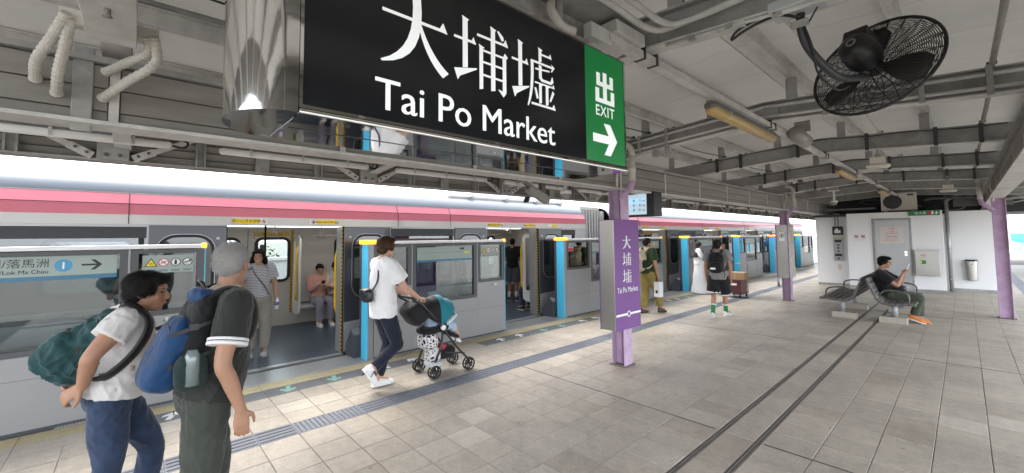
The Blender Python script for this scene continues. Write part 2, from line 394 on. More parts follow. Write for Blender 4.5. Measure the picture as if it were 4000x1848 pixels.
# ================================================================== canopy
BY = [5.25+2.68*k for k in range(-2, 12)]
XR = -1.46                                     # ridge line above the middle of the platform
zb = lambda x: 3.06-.0714*abs(x-XR)            # underside of the rafters
XE0, XE1 = -5.9, 2.98
can = thing('station_canopy', 'long grey steel platform canopy with white roof sheets and exposed rafters', 'canopy', (XR, 10, 2.5))
# longitudinal box beams on the column lines, faced with boards between stiffeners
for X, s_ in ((-3.42, 1), (.5, -1)):
    zo = 0 if s_ > 0 else .07
    MB().box(X-.11, X+.11, -4, 40, 2.468+zo, 2.49+zo).build('bottom_flange', m_flange, can, world=True)
    MB().box(X-.10, X+.09, -4, 40, 2.835+zo, 2.87+zo).build('top_flange', m_steel, can, world=True)
    MB().box(X-.03, X+.02, -4, 40, 2.49+zo, 2.84+zo).build('web', m_steel_d, can, world=True)
    bm_ = {}
    for k in range(-6, 25):
        y0 = 5.25+1.34*k
        for face in (1, -1):
            if s_ < 0 and k > 14: continue
            xf = X+face*.05
            key = (X, face)
            if key not in bm_: bm_[key] = MB().box(xf-.006, xf+.006, -.022, .022, 2.492+zo, 2.838+zo).mesh('stiffener', m_flange if face*s_ > 0 else m_steel)
            link('stiffener', bm_[key], can, loc=(-XR, y0-10, -2.5))
            if face*s_ < 0: continue
            for z0, z1, dx in ((2.497, 2.556, -.012), (2.562, 2.69, 0), (2.697, 2.825, .004)):
                key = (X, face, z0)
                if key not in bm_: bm_[key] = MB().box(xf-.008+dx*face-.006*face, xf+.002+dx*face-.006*face, .028, 1.312, z0+zo, z1+zo).mesh('fascia_board', m_webp)
                o_ = link('fascia_board', bm_[key], can, loc=(-XR, y0-10, -2.5))
# rafters (I section, two slopes)
for i, y in enumerate(BY):
    if y > 30: continue
    for xa, xb in ((XE0+.05, XR), (XR, XE1-.05)):
        h = .225
        for dz, w_, t_, mm in ((.006, .13, .014, m_flange), (h-.006, .13, .014, m_steel)):
            MB().bar((xa, y, zb(xa)+dz), (xb, y, zb(xb)+dz), w_, t_).build('rafter_flange', mm, can, world=True)
        MB().bar((xa, y, zb(xa)+h/2), (xb, y, zb(xb)+h/2), .014, h-.026).build('rafter_web', m_steel, can, world=True)
    MB().box(XR-.14, XR+.14, y-.03, y+.03, zb(XR)+.02, zb(XR)+.2).build('splice_plate', m_steel, can, world=True)
# stub posts and purlins
PXS = [-5.6, -4.85, -3.9, -2.95, -2.05, -1.2, -.3, .65, 1.6, 2.55]
ROOF = .60
for x in PXS:
    z = zb(x)+ROOF-.14
    MB().box(x-.045, x+.045, -4, 40, z+.125, z+.137).box(x-.007, x+.007, -4, 40, z+.012, z+.125).box(x-.03, x+.03, -4, 40, z, z+.012).build('purlin', m_flange, can, world=True)
    for y in BY:
        if y > 24: continue
        MB().box(x-.05, x+.05, y-.02, y+.02, zb(x)+.227, z).build('stub_post', m_steel, can, world=True)
# roof sheets
pm = {}
xs = [XE0-.25]+[x for x in PXS]+[XE1+.25]
xs[1] = -5.0; xs = sorted(set([XE0-.25, -4.85, -3.9, -2.95, -2.05, XR, -.3, .65, 1.6, XE1+.25]))
for xa, xb in zip(xs, xs[1:]):
    for k in range(-3, 13):
        y0 = 5.25+2.68*k+.02
        a, b_ = xa+.006, xb-.006
        key = (xa,)
        if key not in pm:
            z0, z1 = zb(a)+ROOF, zb(b_)+ROOF
            for half in (0, 1): pass
            t = MB()
            for q in (0, .893, 1.786):
                t.add([(a,q,z0),(b_,q,z1),(b_,q+.884,z1),(a,q+.884,z0),(a,q,z0+.03),(b_,q,z1+.03),(b_,q+.884,z1+.03),(a,q+.884,z0+.03)], [(3,2,1,0),(4,5,6,7),(0,1,5,4),(1,2,6,5),(2,3,7,6),(3,0,4,7)])
            pm[key] = t.mesh('roof_sheet', m_roof)
        link('roof_sheet', pm[key], can, loc=(-XR, y0-10, -2.5))
MB().box(XE0-.3, XE1+.3, -5, 42, zb(XR)+ROOF+.05, zb(XR)+ROOF+.08).build('light_leak_sheet', m_steel_d, can, world=True)  # unseen flat sheet added over the roof sheets to close light leaks
# louvred edge fascia on both sides
for X, s_ in ((XE0, 1), (XE1, -1)):
    MB().box(X-.05, X+.05, -4, 40, 2.615, 2.634).box(X-.06*s_-.01, X-.06*s_+.01, -4, 40, 2.60, 2.67).build('edge_rail', m_steel, can, world=True)
    sl = MB(); 
    sm_ = MB().add([(-.012*s_, .02, 0), (.022*s_, .02, .072), (.022*s_, 1.32, .072), (-.012*s_, 1.32, 0), (-.018*s_, .02, 0), (.004*s_, .02, .072), (.004*s_, 1.32, .072), (-.018*s_, 1.32, 0)],
                   [(0,1,2,3),(7,6,5,4),(0,4,5,1),(1,5,6,2),(2,6,7,3),(3,7,4,0)]).mesh('louvre_slat', m_webp)
    pst = MB().box(-.02, .06, -.045, -.03, 2.634, 3.15).box(-.02, .06, .03, .045, 2.634, 3.15).box(.0, .02, -.03, .03, 2.634, 3.15).mesh('louvre_post', m_steel)
    plt = MB().box(.02, .035, -.075, .075, 2.63, 3.1).mesh('gusset_plate', m_steel)
    big = MB().box(.02, .10, -.12, .12, 2.625, 3.1)
    for yy in (-.05, .05): big.lathe([(.018,.10),(.018,.112)], (0, yy, 2.67), (1,0,0), 8, 1)
    big = big.mesh('bracket_plate', [m_steel, m_steel_d])
    br = {}
    for sg in (-1, 1):
        b = MB().bar((.05, sg*.2, 2.68), (.05, sg*.78, 3.0), .02, .055).bar((.062, sg*.15, 2.652), (.062, sg*.32, 2.746), .012, .075)
        for q in (.19, .27): b.lathe([(.014,.066),(.014,.082)], (0, sg*q, 2.655+.55*(q-.14)), (1,0,0), 8, 1)
        br[sg] = b.mesh('diagonal_brace', [m_flange, m_steel_d])
    MB().box(X-.075*s_-.004, X-.075*s_+.004, -4, 40, 2.635, 3.3).build('louvre_shade_sheet', m_steel_d, can, world=True)  # dark sheet added behind the slats, stands in for shade in their gaps
    for k in range(-4, 12):
        y = 5.25+2.68*k-.07
        for hf in (0, 1):
            for j in range(6 if X < 0 else 4):
                link('louvre_slat', sm_, can, loc=(X-XR-.03*s_, y+hf*1.34-10, 2.64+.086*j-2.5))
        for q, me in ((0, big), (.72, pst), (1.34, plt), (2.0, pst)):
            o_ = link(me.name.split('.')[0], me, can, loc=(X-XR, y+q-10, -2.5)); o_.scale.x = s_
        for sg in (-1, 1):
            o_ = link('diagonal_brace', br[sg], can, loc=(X-XR, y-10, -2.5)); o_.scale.x = s_
# ================================================================== train
m_cream = mat('cream train paint', (.54,.525,.50), .35, var=.05, scale=2, grime=.12, coat=.2)
m_pink = mat('rose red train paint', (.58,.165,.215), .3, var=.05, scale=2, coat=.25, grime=.06)
m_troof = mat('silver blue roof paint', (.085,.10,.125), .4, var=.06, scale=2, coat=.2)
m_tgrey = mat('light grey train body', (.38,.38,.39), .3, .4, var=.05, scale=3)
m_tdark = mat('slate grey door paint', (.036,.040,.050), .32, var=.06, coat=.3)
m_int = mat('train interior panel', (.47,.445,.40), .45, var=.04, scale=2)
m_tfloor = mat('blue grey train floor', (.075,.10,.145), .3, var=.14, scale=5, grime=.2)
m_rubber = mat('black rubber', (.012,.012,.013), .6)
m_ygrab = mat('yellow grab rail', (.85,.55,.01), .35, var=.03)
m_seat = mat('grey seat shell', (.45,.45,.46), .4, var=.05)
m_glow = mat('added train interior glow', (.9,.9,.88), .4, emit=(1,.97,.9), estr=.8)  # emission for the added fill strips inside the train
def chev():
    m = mat('yellow black hazard stripe', (.8,.5,.02), .5); n = m.node_tree.nodes; l = m.node_tree.links
    g = n.new('ShaderNodeNewGeometry'); sx = n.new('ShaderNodeSeparateXYZ'); l.new(g.outputs['Position'], sx.inputs[0])
    a = n.new('ShaderNodeMath'); a.operation = 'ADD'; l.new(sx.outputs['Y'], a.inputs[0]); l.new(sx.outputs['Z'], a.inputs[1])
    f = n.new('ShaderNodeMath'); f.operation = 'MULTIPLY'; f.inputs[1].default_value = 16; l.new(a.outputs[0], f.inputs[0])
    fr = n.new('ShaderNodeMath'); fr.operation = 'FRACT'; l.new(f.outputs[0], fr.inputs[0])
    gt_ = n.new('ShaderNodeMath'); gt_.operation = 'GREATER_THAN'; gt_.inputs[1].default_value = .5; l.new(fr.outputs[0], gt_.inputs[0])
    mx = n.new('ShaderNodeMix'); mx.data_type = 'RGBA'; mx.inputs['A'].default_value = (.02,.02,.02,1); mx.inputs['B'].default_value = (.75,.42,.02,1)
    l.new(gt_.outputs[0], mx.inputs['Factor']); l.new(mx.outputs['Result'], n['Principled BSDF'].inputs['Base Color']); return m
m_chev = chev()
def rr(w_, h_, r_, k=5):
    out = []
    for cx, cy_, a0 in ((w_/2-r_, h_/2-r_, 0), (-w_/2+r_, h_/2-r_, 90), (-w_/2+r_, -h_/2+r_, 180), (w_/2-r_, -h_/2+r_, 270)):
        for j in range(k+1):
            t = R(a0+90*j/k); out.append((cx+r_*math.cos(t), cy_+r_*math.sin(t)))
    return out
def ring(mb, o, u, v, w_, h_, r_, t_, d, mi=0):
    A = rr(w_, h_, r_); B = rr(w_-2*t_, h_-2*t_, max(.01, r_-t_)); n = len(A); o, u, v, d = V(o), V(u), V(v), V(d)
    P = [o+u*x+v*y for x, y in A]+[o+u*x+v*y for x, y in B]; P += [p+d for p in P]; fs = []
    for i in range(n):
        j = (i+1) % n
        fs += [(i, j, n+j, n+i), (2*n+j, 2*n+i, 3*n+i, 3*n+j), (j, i, 2*n+i, 2*n+j), (n+i, n+j, 3*n+j, 3*n+i)]
    return mb.add(P, fs, mi)
XS, XF = -6.70, -9.80
prof = [(-6.70,2.0),(-6.70,2.11),(-6.712,2.24),(-6.785,2.368),(-6.82,2.44),(-6.90,2.535),(-7.05,2.60),(-7.5,2.66),(-8.25,2.69)]
prof += [(-16.5-x, z) for x, z in reversed(prof[:-1])]
def skin(mb, pr, y0, y1, mi=0, t=.03):
    n = len(pr); vs = [(x, y0, z) for x, z in pr]+[(x, y1, z) for x, z in pr]
    mb.add(vs, [(i+1, i, n+i, n+i+1) for i in range(n-1)], mi, False)
def holes(mb, x0, x1, z0, z1, segs, y0, y1, mi=0):
    # wall slab between y0..y1 with rectangular holes segs = [(ya, yb, za, zb)]
    y = y0
    for ya, yb, za, zb_ in sorted(segs):
        if ya > y: mb.box(x0, x1, y, ya, z0, z1, mi)
        mb.box(x0, x1, ya, yb, z0, za, mi); mb.box(x0, x1, ya, yb, zb_, z1, mi); y = yb
    mb.box(x0, x1, y, y1, z0, z1, mi)
def sticker_gap(t, y, en, wdt):
    b = MB().box(XS+.002, XS+.006, y, y+wdt, 2.025, 2.085); b.build('yellow_sticker', m_yel, t, world=True)
    if en: MB().text('Please mind the gap', (XS+.006, y+wdt/2, 2.043), Y3, Z3, .048, .002, 'C').build('sticker_text', m_ink, t, world=True)
    else: MB().text('請小心月台空隙', (XS+.006, y+wdt/2, 2.038), Y3, Z3, .05, .002, 'C').build('sticker_text', m_ink, t, world=True)
    yy = y-.09 if en else y+wdt
    MB().box(XS+.002, XS+.006, yy, yy+.088, 2.022, 2.088).build('pictogram_plate', m_white, t, world=True)
    b = MB(); ring(b, (XS+.007, yy+.044, 2.055), Y3, Z3, .056, .056, .028, .005, (.002,0,0)); b.obox((XS+.008, yy+.044, 2.055), (.001,.006,.018), Matrix.Rotation(.3, 3, 'X'), 1); b.obox((XS+.008, yy+.055, 2.045), (.001,.012,.006), None, 1)
    b.build('pictogram', [m_red, m_ink], t, world=True)
def train_car(label, y0, y1, doors, detail=True):
    t = thing('train_car', label, 'train', (-8.25, (y0+y1)/2, -1.1), group='cars of the train at the platform')
    HW = .775
    b = MB(); skin(b, prof[:2], y0, y1); skin(b, prof[-2:], y0, y1); b.build('cream_band', m_cream, t, world=True)
    b = MB(); skin(b, prof[1:4], y0, y1); skin(b, prof[-4:-1], y0, y1); b.build('pink_band', m_pink, t, world=True)
    b = MB(); skin(b, prof[3:-3], y0, y1); o = b.build('roof', m_troof, t, world=True, smooth=True)
    tr = MB()
    tr.bar((-6.712, y0, 2.24), (-6.712, y1, 2.24), .005, .006).bar((-6.787, y0, 2.372), (-6.787, y1, 2.372), .012, .008, 1)
    for yj in ([-.05, 3.42, 4.52] if detail else [y0+1.5+4.47*k for k in range(5)]):
        if y0 < yj < y1:
            for p, q in zip(prof[:3], prof[1:4]): tr.bar((p[0]+.002, yj, p[1]), (q[0]+.002, yj, q[1]), .007, .006)
    tr.build('panel_joint', [m_rubber, m_cream], t, world=True)
    # side walls, near and far
    dd = sorted(doors); cuts = [y0]+[c for d in dd for c in (d-HW, d+HW)]+[y1]
    near = MB(); far_ = MB(); nearsg = []; farsg = []
    for i in range(0, len(cuts), 2):
        a, c = cuts[i], cuts[i+1]
        wa, wb = (a+.86 if i else a+.5), (c-.86 if i < len(cuts)-2 else c-.5)
        if wb-wa > .4: nearsg.append((wa, wb, .95, 1.88)); farsg.append((wa+.1, wb-.1, .95, 1.80))
    for d in dd:
        nearsg.append((d-HW, d+HW, -.36, 1.99)); farsg += [(d-.74, d-.16, .95, 1.80), (d+.16, d+.74, .95, 1.80)]
    for sg in nearsg: pass
    holes(near, XS-.06, XS, -.35, 1.998, [s for s in nearsg], y0, y1); near.build('side_wall', m_tgrey, t, world=True)
    holes(far_, XF-.02, XF+.06, -.35, 2.0, farsg, y0, y1); far_.build('far_wall', m_int, t, world=True)
    MB().box(XF, XS-.002, y0, y1, -.2, .004).build('floor', m_tfloor, t, world=True)
    MB().box(XF+.06, XS-.06, y0, y1, 2.06, 2.09).build('ceiling', m_int, t, world=True)
    MB().box(-9.0, -8.85, y0+.3, y1-.3, 2.035, 2.058).build('added_glow_strip', m_glow, t, world=True); MB().box(-7.65, -7.5, y0+.3, y1-.3, 2.035, 2.058).build('added_glow_strip', m_glow, t, world=True)  # two unseen glowing strips, added to brighten the train interior
    for yy in (y0, y1):
        MB().box(XF+.06, -8.75, yy-.03, yy+.03, 0, 2.06).build('end_wall', m_int, t, world=True); MB().box(-7.75, XS-.06, yy-.03, yy+.03, 0, 2.06).build('end_wall', m_int, t, world=True)
        MB().box(-8.75, -7.75, yy-.03, yy+.03, 1.95, 2.06).build('end_wall', m_int, t, world=True)
    # windows
    for (ya, yb, za, zb_) in nearsg:
        if zb_ > 1.9: continue
        MB().box(XS-.035, XS-.025, ya-.01, yb+.01, za-.01, zb_+.01).build('window_pane', m_gld, t, world=True)
        MB().box(XS-.001, XS+.006, ya-.05, yb+.05, 1.83, 1.98).build('window_header', m_dark, t, world=True)
        MB().box(XS+.006, XS+.022, ya-.05, yb+.05, 1.965, 1.99).build('drip_rail', m_tgrey, t, world=True)
        b = MB(); ring(b, (XS-.004, (ya+yb)/2, (za+zb_)/2), Y3, Z3, yb-ya+.06, zb_-za+.06, .09, .05, (.008,0,0)); b.build('window_frame', m_rubber, t, world=True)
    for (ya, yb, za, zb_) in farsg:
        p = MB().box(XF+.01, XF+.016, ya-.01, yb+.01, za-.01, zb_+.01).build('window_pane', m_gl, t, world=True)
        b = MB(); ring(b, (XF+.055, (ya+yb)/2, (za+zb_)/2), Y3, Z3, yb-ya+.09, zb_-za+.09, .15, .06, (.02,0,0)); b.build('window_frame', m_rubber, p, world=True)
        if yb-ya < .7:
            MB().box(XF+.018, XF+.02, ya+.06, ya+.17, 1.56, 1.69).build('window_sticker', m_dark, p, world=True)
    # doorways
    for d in dd:
        for sg in (-1, 1):
            y_in = d+sg*HW; y_out = d+sg*(HW+.79)
            lo, hi = min(y_in, y_out), max(y_in, y_out); wd = hi-lo
            # leaf slid open along the body
            leaf = MB().box(XS+.004, XS+.028, lo, hi, -.02, 1.985).build('door_leaf', m_tdark, t, world=True, bevel=.01)
            q = rr(wd-.02, .62, .12); poly = [(x, y) for x, y in q]
            pl = [(-wd/2+.01, -.40), (wd/2-.01, -.40), (wd/2-.01, .22)] if sg > 0 else [(-wd/2+.01, -.40), (wd/2-.01, -.40), (wd/2-.01, .10)]
            if sg > 0:
                cu = [(wd/2-.01-(.16-.16*math.sin(R(a))), .38-.30*math.cos(R(a))) for a in (90, 70, 50, 30, 10, 0)]
                cu = cu[:-1]+[(wd/2-.25, .08), (-wd/2+.01, .05)]
            else:
                cu = [(-(wd/2-.01-(.16-.16*math.sin(R(a)))), .38-.30*math.cos(R(a))) for a in (0, 10, 30, 50, 70, 90)]
                cu = [(wd/2-.01, .05), (-(wd/2-.25), .08)]+cu[1:]
            pl = [(-wd/2+.01, -.40), (wd/2-.01, -.40)]+cu
            MB().prism(pl, (XS+.0285, (lo+hi)/2, .43), Y3, Z3, (.004,0,0)).build('kick_panel', m_tgrey, leaf, world=True)
            wc = (XS+.029, (lo+hi)/2+sg*.03, 1.36)
            b = MB(); ring(b, wc, Y3, Z3, wd-.2, 1.02, .2, .035, (.006,0,0)); b.build('window_frame', m_tgrey if False else m_rubber, leaf, world=True)
            MB().prism(rr(wd-.27, .95, .17), (wc[0]+.001, wc[1], wc[2]), Y3, Z3, (.002,0,0)).build('window_pane', mat('dark door glass', (.02,.024,.028), .04, spec=.8, var=.02), leaf, world=True)
            b = MB(); ring(b, (wc[0]+.005, wc[1], wc[2]), Y3, Z3, wd-.185, 1.035, .205, .008, (.004,0,0)); b.build('frame_trim', m_tgrey, leaf, world=True)
            b = MB(); ring(b, (XS+.029, y_in+sg*.1, 1.82), Y3, Z3, .035, .035, .0175, .012, (.003,0,0)); b.build('door_stud', m_white, leaf, world=True)
            # striped jamb and rubber edge
            MB().box(XS-.30, XS+.0, y_in+sg*.0, y_in+sg*.02, .0, 1.99).build('door_jamb', m_tgrey, t, world=True)
            MB().box(XS-.05, XS-.02, y_in-sg*.012, y_in-sg*.001, .02, 1.97).build('hazard_strip' if sg > 0 else 'door_seal', m_chev if sg > 0 else m_rubber, t, world=True)
            # inside: end screen of the seats with slots, yellow pole
            ys = y_in+sg*.05
            for xw, sx in ((XF+.06, 1), (XS-.06, -1)):
                dw = .5 if sx > 0 or d > 3 else .24; xo = xw+sx*(.03+dw/2)
                sc = MB(); ring(sc, (xo, ys, 1.06), X3, Z3, dw, 1.62, min(.14, dw*.3), min(.10, dw*.22), (0,.03*sg,0)); sc.box(xo-dw/2+.004, xo+dw/2-.004, min(ys, ys+.03*sg)+.002, max(ys, ys+.03*sg)-.002, .30, .52)
                if sx < 0 or sg > 0 or detail: sc.build('seat_screen', m_white, t, world=True, bevel=.008)
                xg = xw+sx*(dw+.01); MB().tube([(xg-sx*.02, ys-sg*.03, .55), (xg, ys-sg*.06, .7), (xg, ys-sg*.06, 1.5), (xg-sx*.02, ys-sg*.03, 1.65)], .018, 8).build('grab_rail', m_ygrab, t, world=True)
            MB().box(XF+.061, XF+.075, d+sg*.785, d+sg*.785+.06, .25, 2.0).build('hazard_strip', m_chev, t, world=True)
        MB().box(XS-.03, XS+.045, d-HW, d+HW, -.05, .008).build('door_sill', mat('door sill', (.6,.6,.58), .3, .8), t, world=True)
        MB().tube([(-8.25, d, 0), (-8.25, d, 2.06)], .018, 8).build('pole', m_ygrab if d > 5 else m_black, t, world=True)
        MB().box(XF+.0605, XF+.064, d+.1, d+.75, 1.86, 1.95).build('door_notice', mat('amber notice', (.55,.33,.03), .5), t, world=True)
        if d < 13: MB().text('Please mind the gap', (XF+.064, d+.42, 1.885), Y3, Z3, .05, .002, 'C').build('notice_text', m_ink, t, world=True)
        MB().box(XF+.061, XF+.068, d-.005, d+.005, .02, 2.0).build('door_seam', m_rubber, t, world=True)
        sticker_gap(t, d-.72, False, .33); sticker_gap(t, d+.36, True, .3)
        # hanging straps
        for k in (-2, 0, 2):
            for xx in (-7.6, -8.9):
                yy = d+k*.36; sb = MB(); sb.bar((xx, yy, 2.05), (xx, yy, 1.93), .012, .03)
                sb.tube([(xx, yy-.0, 1.93), (xx, yy-.065, 1.82), (xx, yy+.065, 1.82), (xx, yy, 1.93)], .009, 6)
                if detail or d < 17: sb.build('hand_strap', mat('grey strap', (.12,.13,.15), .5), t, world=True)
    # seats
    for i in range(0, len(cuts), 2):
        a, c = cuts[i]+.10, cuts[i+1]-.10
        if c-a < .8 or (not detail and a > 18): continue
        for xw, sx in ((XF+.06, 1), (XS-.06, -1)):
            x0, x1 = sorted((xw+sx*.05, xw+sx*.50)); bx0, bx1 = sorted((xw+sx*.02, xw+sx*.07))
            s1 = MB().box(x0, x1, a, c, .36, .43).build('seat', m_seat, t, world=True, bevel=.03)
            MB().box(bx0, bx1, a, c, .44, .88).build('backrest', m_seat, s1, world=True, bevel=.02)
            MB().tube([(xw+sx*.5, a+.2, 1.86), (xw+sx*.5, c-.2, 1.86)], .014, 6).build('handrail', m_steelb, t, world=True)
    # underframe
    MB().box(XF+.2, XS-.2, y0, y1, -1.0, -.36).build('underframe', m_dark, t, world=True)
    return t
c1 = train_car('nearest train car with rose red band, two open doors in view', -10.5, 8.75, [-7.2, -2.77, 1.7, 6.17])
c2 = train_car('second train car beyond the ribbed gangway, rose red band', 9.92, 30.5, [12.32, 16.78, 21.25, 25.7], False)
# priority seat band over one window, roof fairing at the car end
MB().box(XS-.022, XS-.018, 3.4, 4.5, 1.62, 1.79).build('priority_band', mat('maroon film', (.10,.012,.025), .3), c1, world=True)
b = MB().text('優先座 Priority Seat', (XS-.016, 4.35, 1.665), Y3, Z3, .085, .002, 'R')
for k in range(4): b.prism(rr(.1, .1, .05), (XS-.016, 3.52+k*.115, 1.69), Y3, Z3, (.002,0,0))
b.build('priority_text', mat('pale print', (.5,.42,.44), .5), c1, world=True)
b = MB().box(-9.4, -7.15, 4.75, 8.4, 2.60, 2.78); b.build('roof_fairing', m_white, c1, world=True, bevel=.06)
for y in (5.3, 6.3, 7.3, 8.2):
    MB().box(-7.16, -7.02, y-.06, y+.06, 2.66, 2.71).lathe([(.02,0),(.02,.05)], (-7.1, y, 2.71), n=8).build('roof_bracket', m_white, c1, world=True)
MB().box(XS+.002, XS+.006, 7.28, 7.42, 2.02, 2.09).build('pictogram_plate', m_white, c1, world=True); MB().box(XS+.002, XS+.006, 7.43, 7.62, 2.025, 2.085).build('yellow_sticker', m_yel, c1, world=True)
MB().prism([(-.03,-.022),(.03,-.022),(0,.03)], (XS+.007, 7.35, 2.05), Y3, Z3, (.002,0,0)).build('warning_triangle', m_yel, c1, world=True)
gw = thing('gangway_bellows', 'grey ribbed gangway bellows joining the two train cars', 'gangway', (-8.25, 9.33, -1))
b = MB()
for k in range(9): b.box(-9.55, -6.92, 8.80+k*.125, 8.87+k*.125, -.8, 2.5)
b.build('bellows_fold', mat('pale grey bellows', (.42,.42,.41), .6, var=.08), gw, world=True)
MB().box(-9.45, -7.0, 8.8, 9.86, -.8, 2.44).build('bellows_core', m_dark, gw, world=True)
b = MB(); b.box(-8.75, -6.95, 8.85, 9.7, 2.5, 2.62); b.build('gangway_hood', m_cream, gw, world=True, bevel=.03)
# rounded nose of the last car
b = MB(); n_ = [(0, 1.), (.3, .99), (.6, .96), (.9, .9), (1.15, .8)]
for (d0, s0), (d1, s1) in zip(n_, n_[1:]):
    P0 = [(-8.25+(x+8.25)*s0, 30.5+d0, -.3+(z+.3)*(.5+.5*s0)) for x, z in [(-6.70,-.3)]+prof+[(-9.80,-.3)]]; P1 = [(-8.25+(x+8.25)*s1, 30.5+d1, -.3+(z+.3)*(.5+.5*s1)) for x, z in [(-6.70,-.3)]+prof+[(-9.80,-.3)]]
    n = len(P0); b.add(P0+P1, [(i+1, i, n+i, n+i+1) for i in range(n-1)], 0, True)
b.build('cab_nose', m_cream, c2, world=True)

# ================================================================== platform edge gates
m_apg = mat('grey gate panel', (.265,.265,.27), .36, .3, var=.05, scale=3, bump=.02, bscale=40)
m_apgd = mat('dark gate frame', (.075,.078,.083), .4, .3, var=.06)
m_rail = mat('white gate rail', (.78,.78,.79), .3, var=.02)
m_cyan = mat('cyan gate post', (.07,.46,.70), .35, var=.03, coat=.2)
m_amber = mat('lit amber lamp', (.9,.4,.02), .3, emit=(1,.36,.02), estr=.4)
m_film = mat('pale green film', (.30,.37,.345), .35, var=.03)
m_filmb = mat('blue film band', (.035,.16,.27), .35, var=.03)
m_kerb = mat('dark gate wedge', (.045,.05,.058), .5, var=.1)
GX0, GX1 = -6.10, -6.02
def pict(mb, o, s, kind, k):
    # little round / triangular safety pictograms; material 0 yellow 1 red 2 ink 3 white
    o = V(o)
    if kind == 't':
        mb.prism([(-s*.62,-s*.5),(s*.62,-s*.5),(0,s*.55)], o, Y3, Z3, (.001,0,0), 2); mb.prism([(-s*.47,-s*.41),(s*.47,-s*.41),(0,s*.38)], o+V((.0011,0,0)), Y3, Z3, (.001,0,0), 0)
        mb.obox(o+V((.003,0,-s*.05)), (.0008, s*.16, s*.03), None, 2); mb.obox(o+V((.003,0,-s*.2)), (.0008, s*.2, s*.025), None, 2)
    else:
        mb.prism(rr(s, s, s/2-.0001), o, Y3, Z3, (.001,0,0), 3); ring(mb, o+V((.001,0,0)), Y3, Z3, s, s, s/2-.0001, s*.09, (.001,0,0), 1 if kind == 'r' else 2)
        if k == 0:
            mb.obox(o+V((.002,0,0)), (.0008, s*.3, s*.05), Matrix.Rotation(R(25), 3, 'X'), 2); mb.obox(o+V((.002,0,0)), (.0008, s*.22, s*.04), Matrix.Rotation(R(-50), 3, 'X'), 2); mb.obox(o+V((.003,0,0)), (.0008, s*.42, s*.035), Matrix.Rotation(R(-45), 3, 'X'), 1)
        elif k == 1:
            mb.obox(o+V((.002,0,-s*.05)), (.0008, s*.12, s*.26), None, 2); mb.obox(o+V((.002,0,s*.25)), (.0008, s*.07, s*.07), None, 2); mb.obox(o+V((.0015,0,0)), (.0004, s*.25, s*.3), None, 2) if False else None
        else:
            mb.obox(o+V((.002,-s*.12,-s*.02)), (.0008, s*.22, s*.06), Matrix.Rotation(R(15), 3, 'X'), 2); mb.obox(o+V((.002,s*.22,s*.12)), (.0008, s*.1, s*.14), None, 2); mb.obox(o+V((.002,-s*.05,-s*.2)), (.0008, s*.2, s*.03), None, 2)
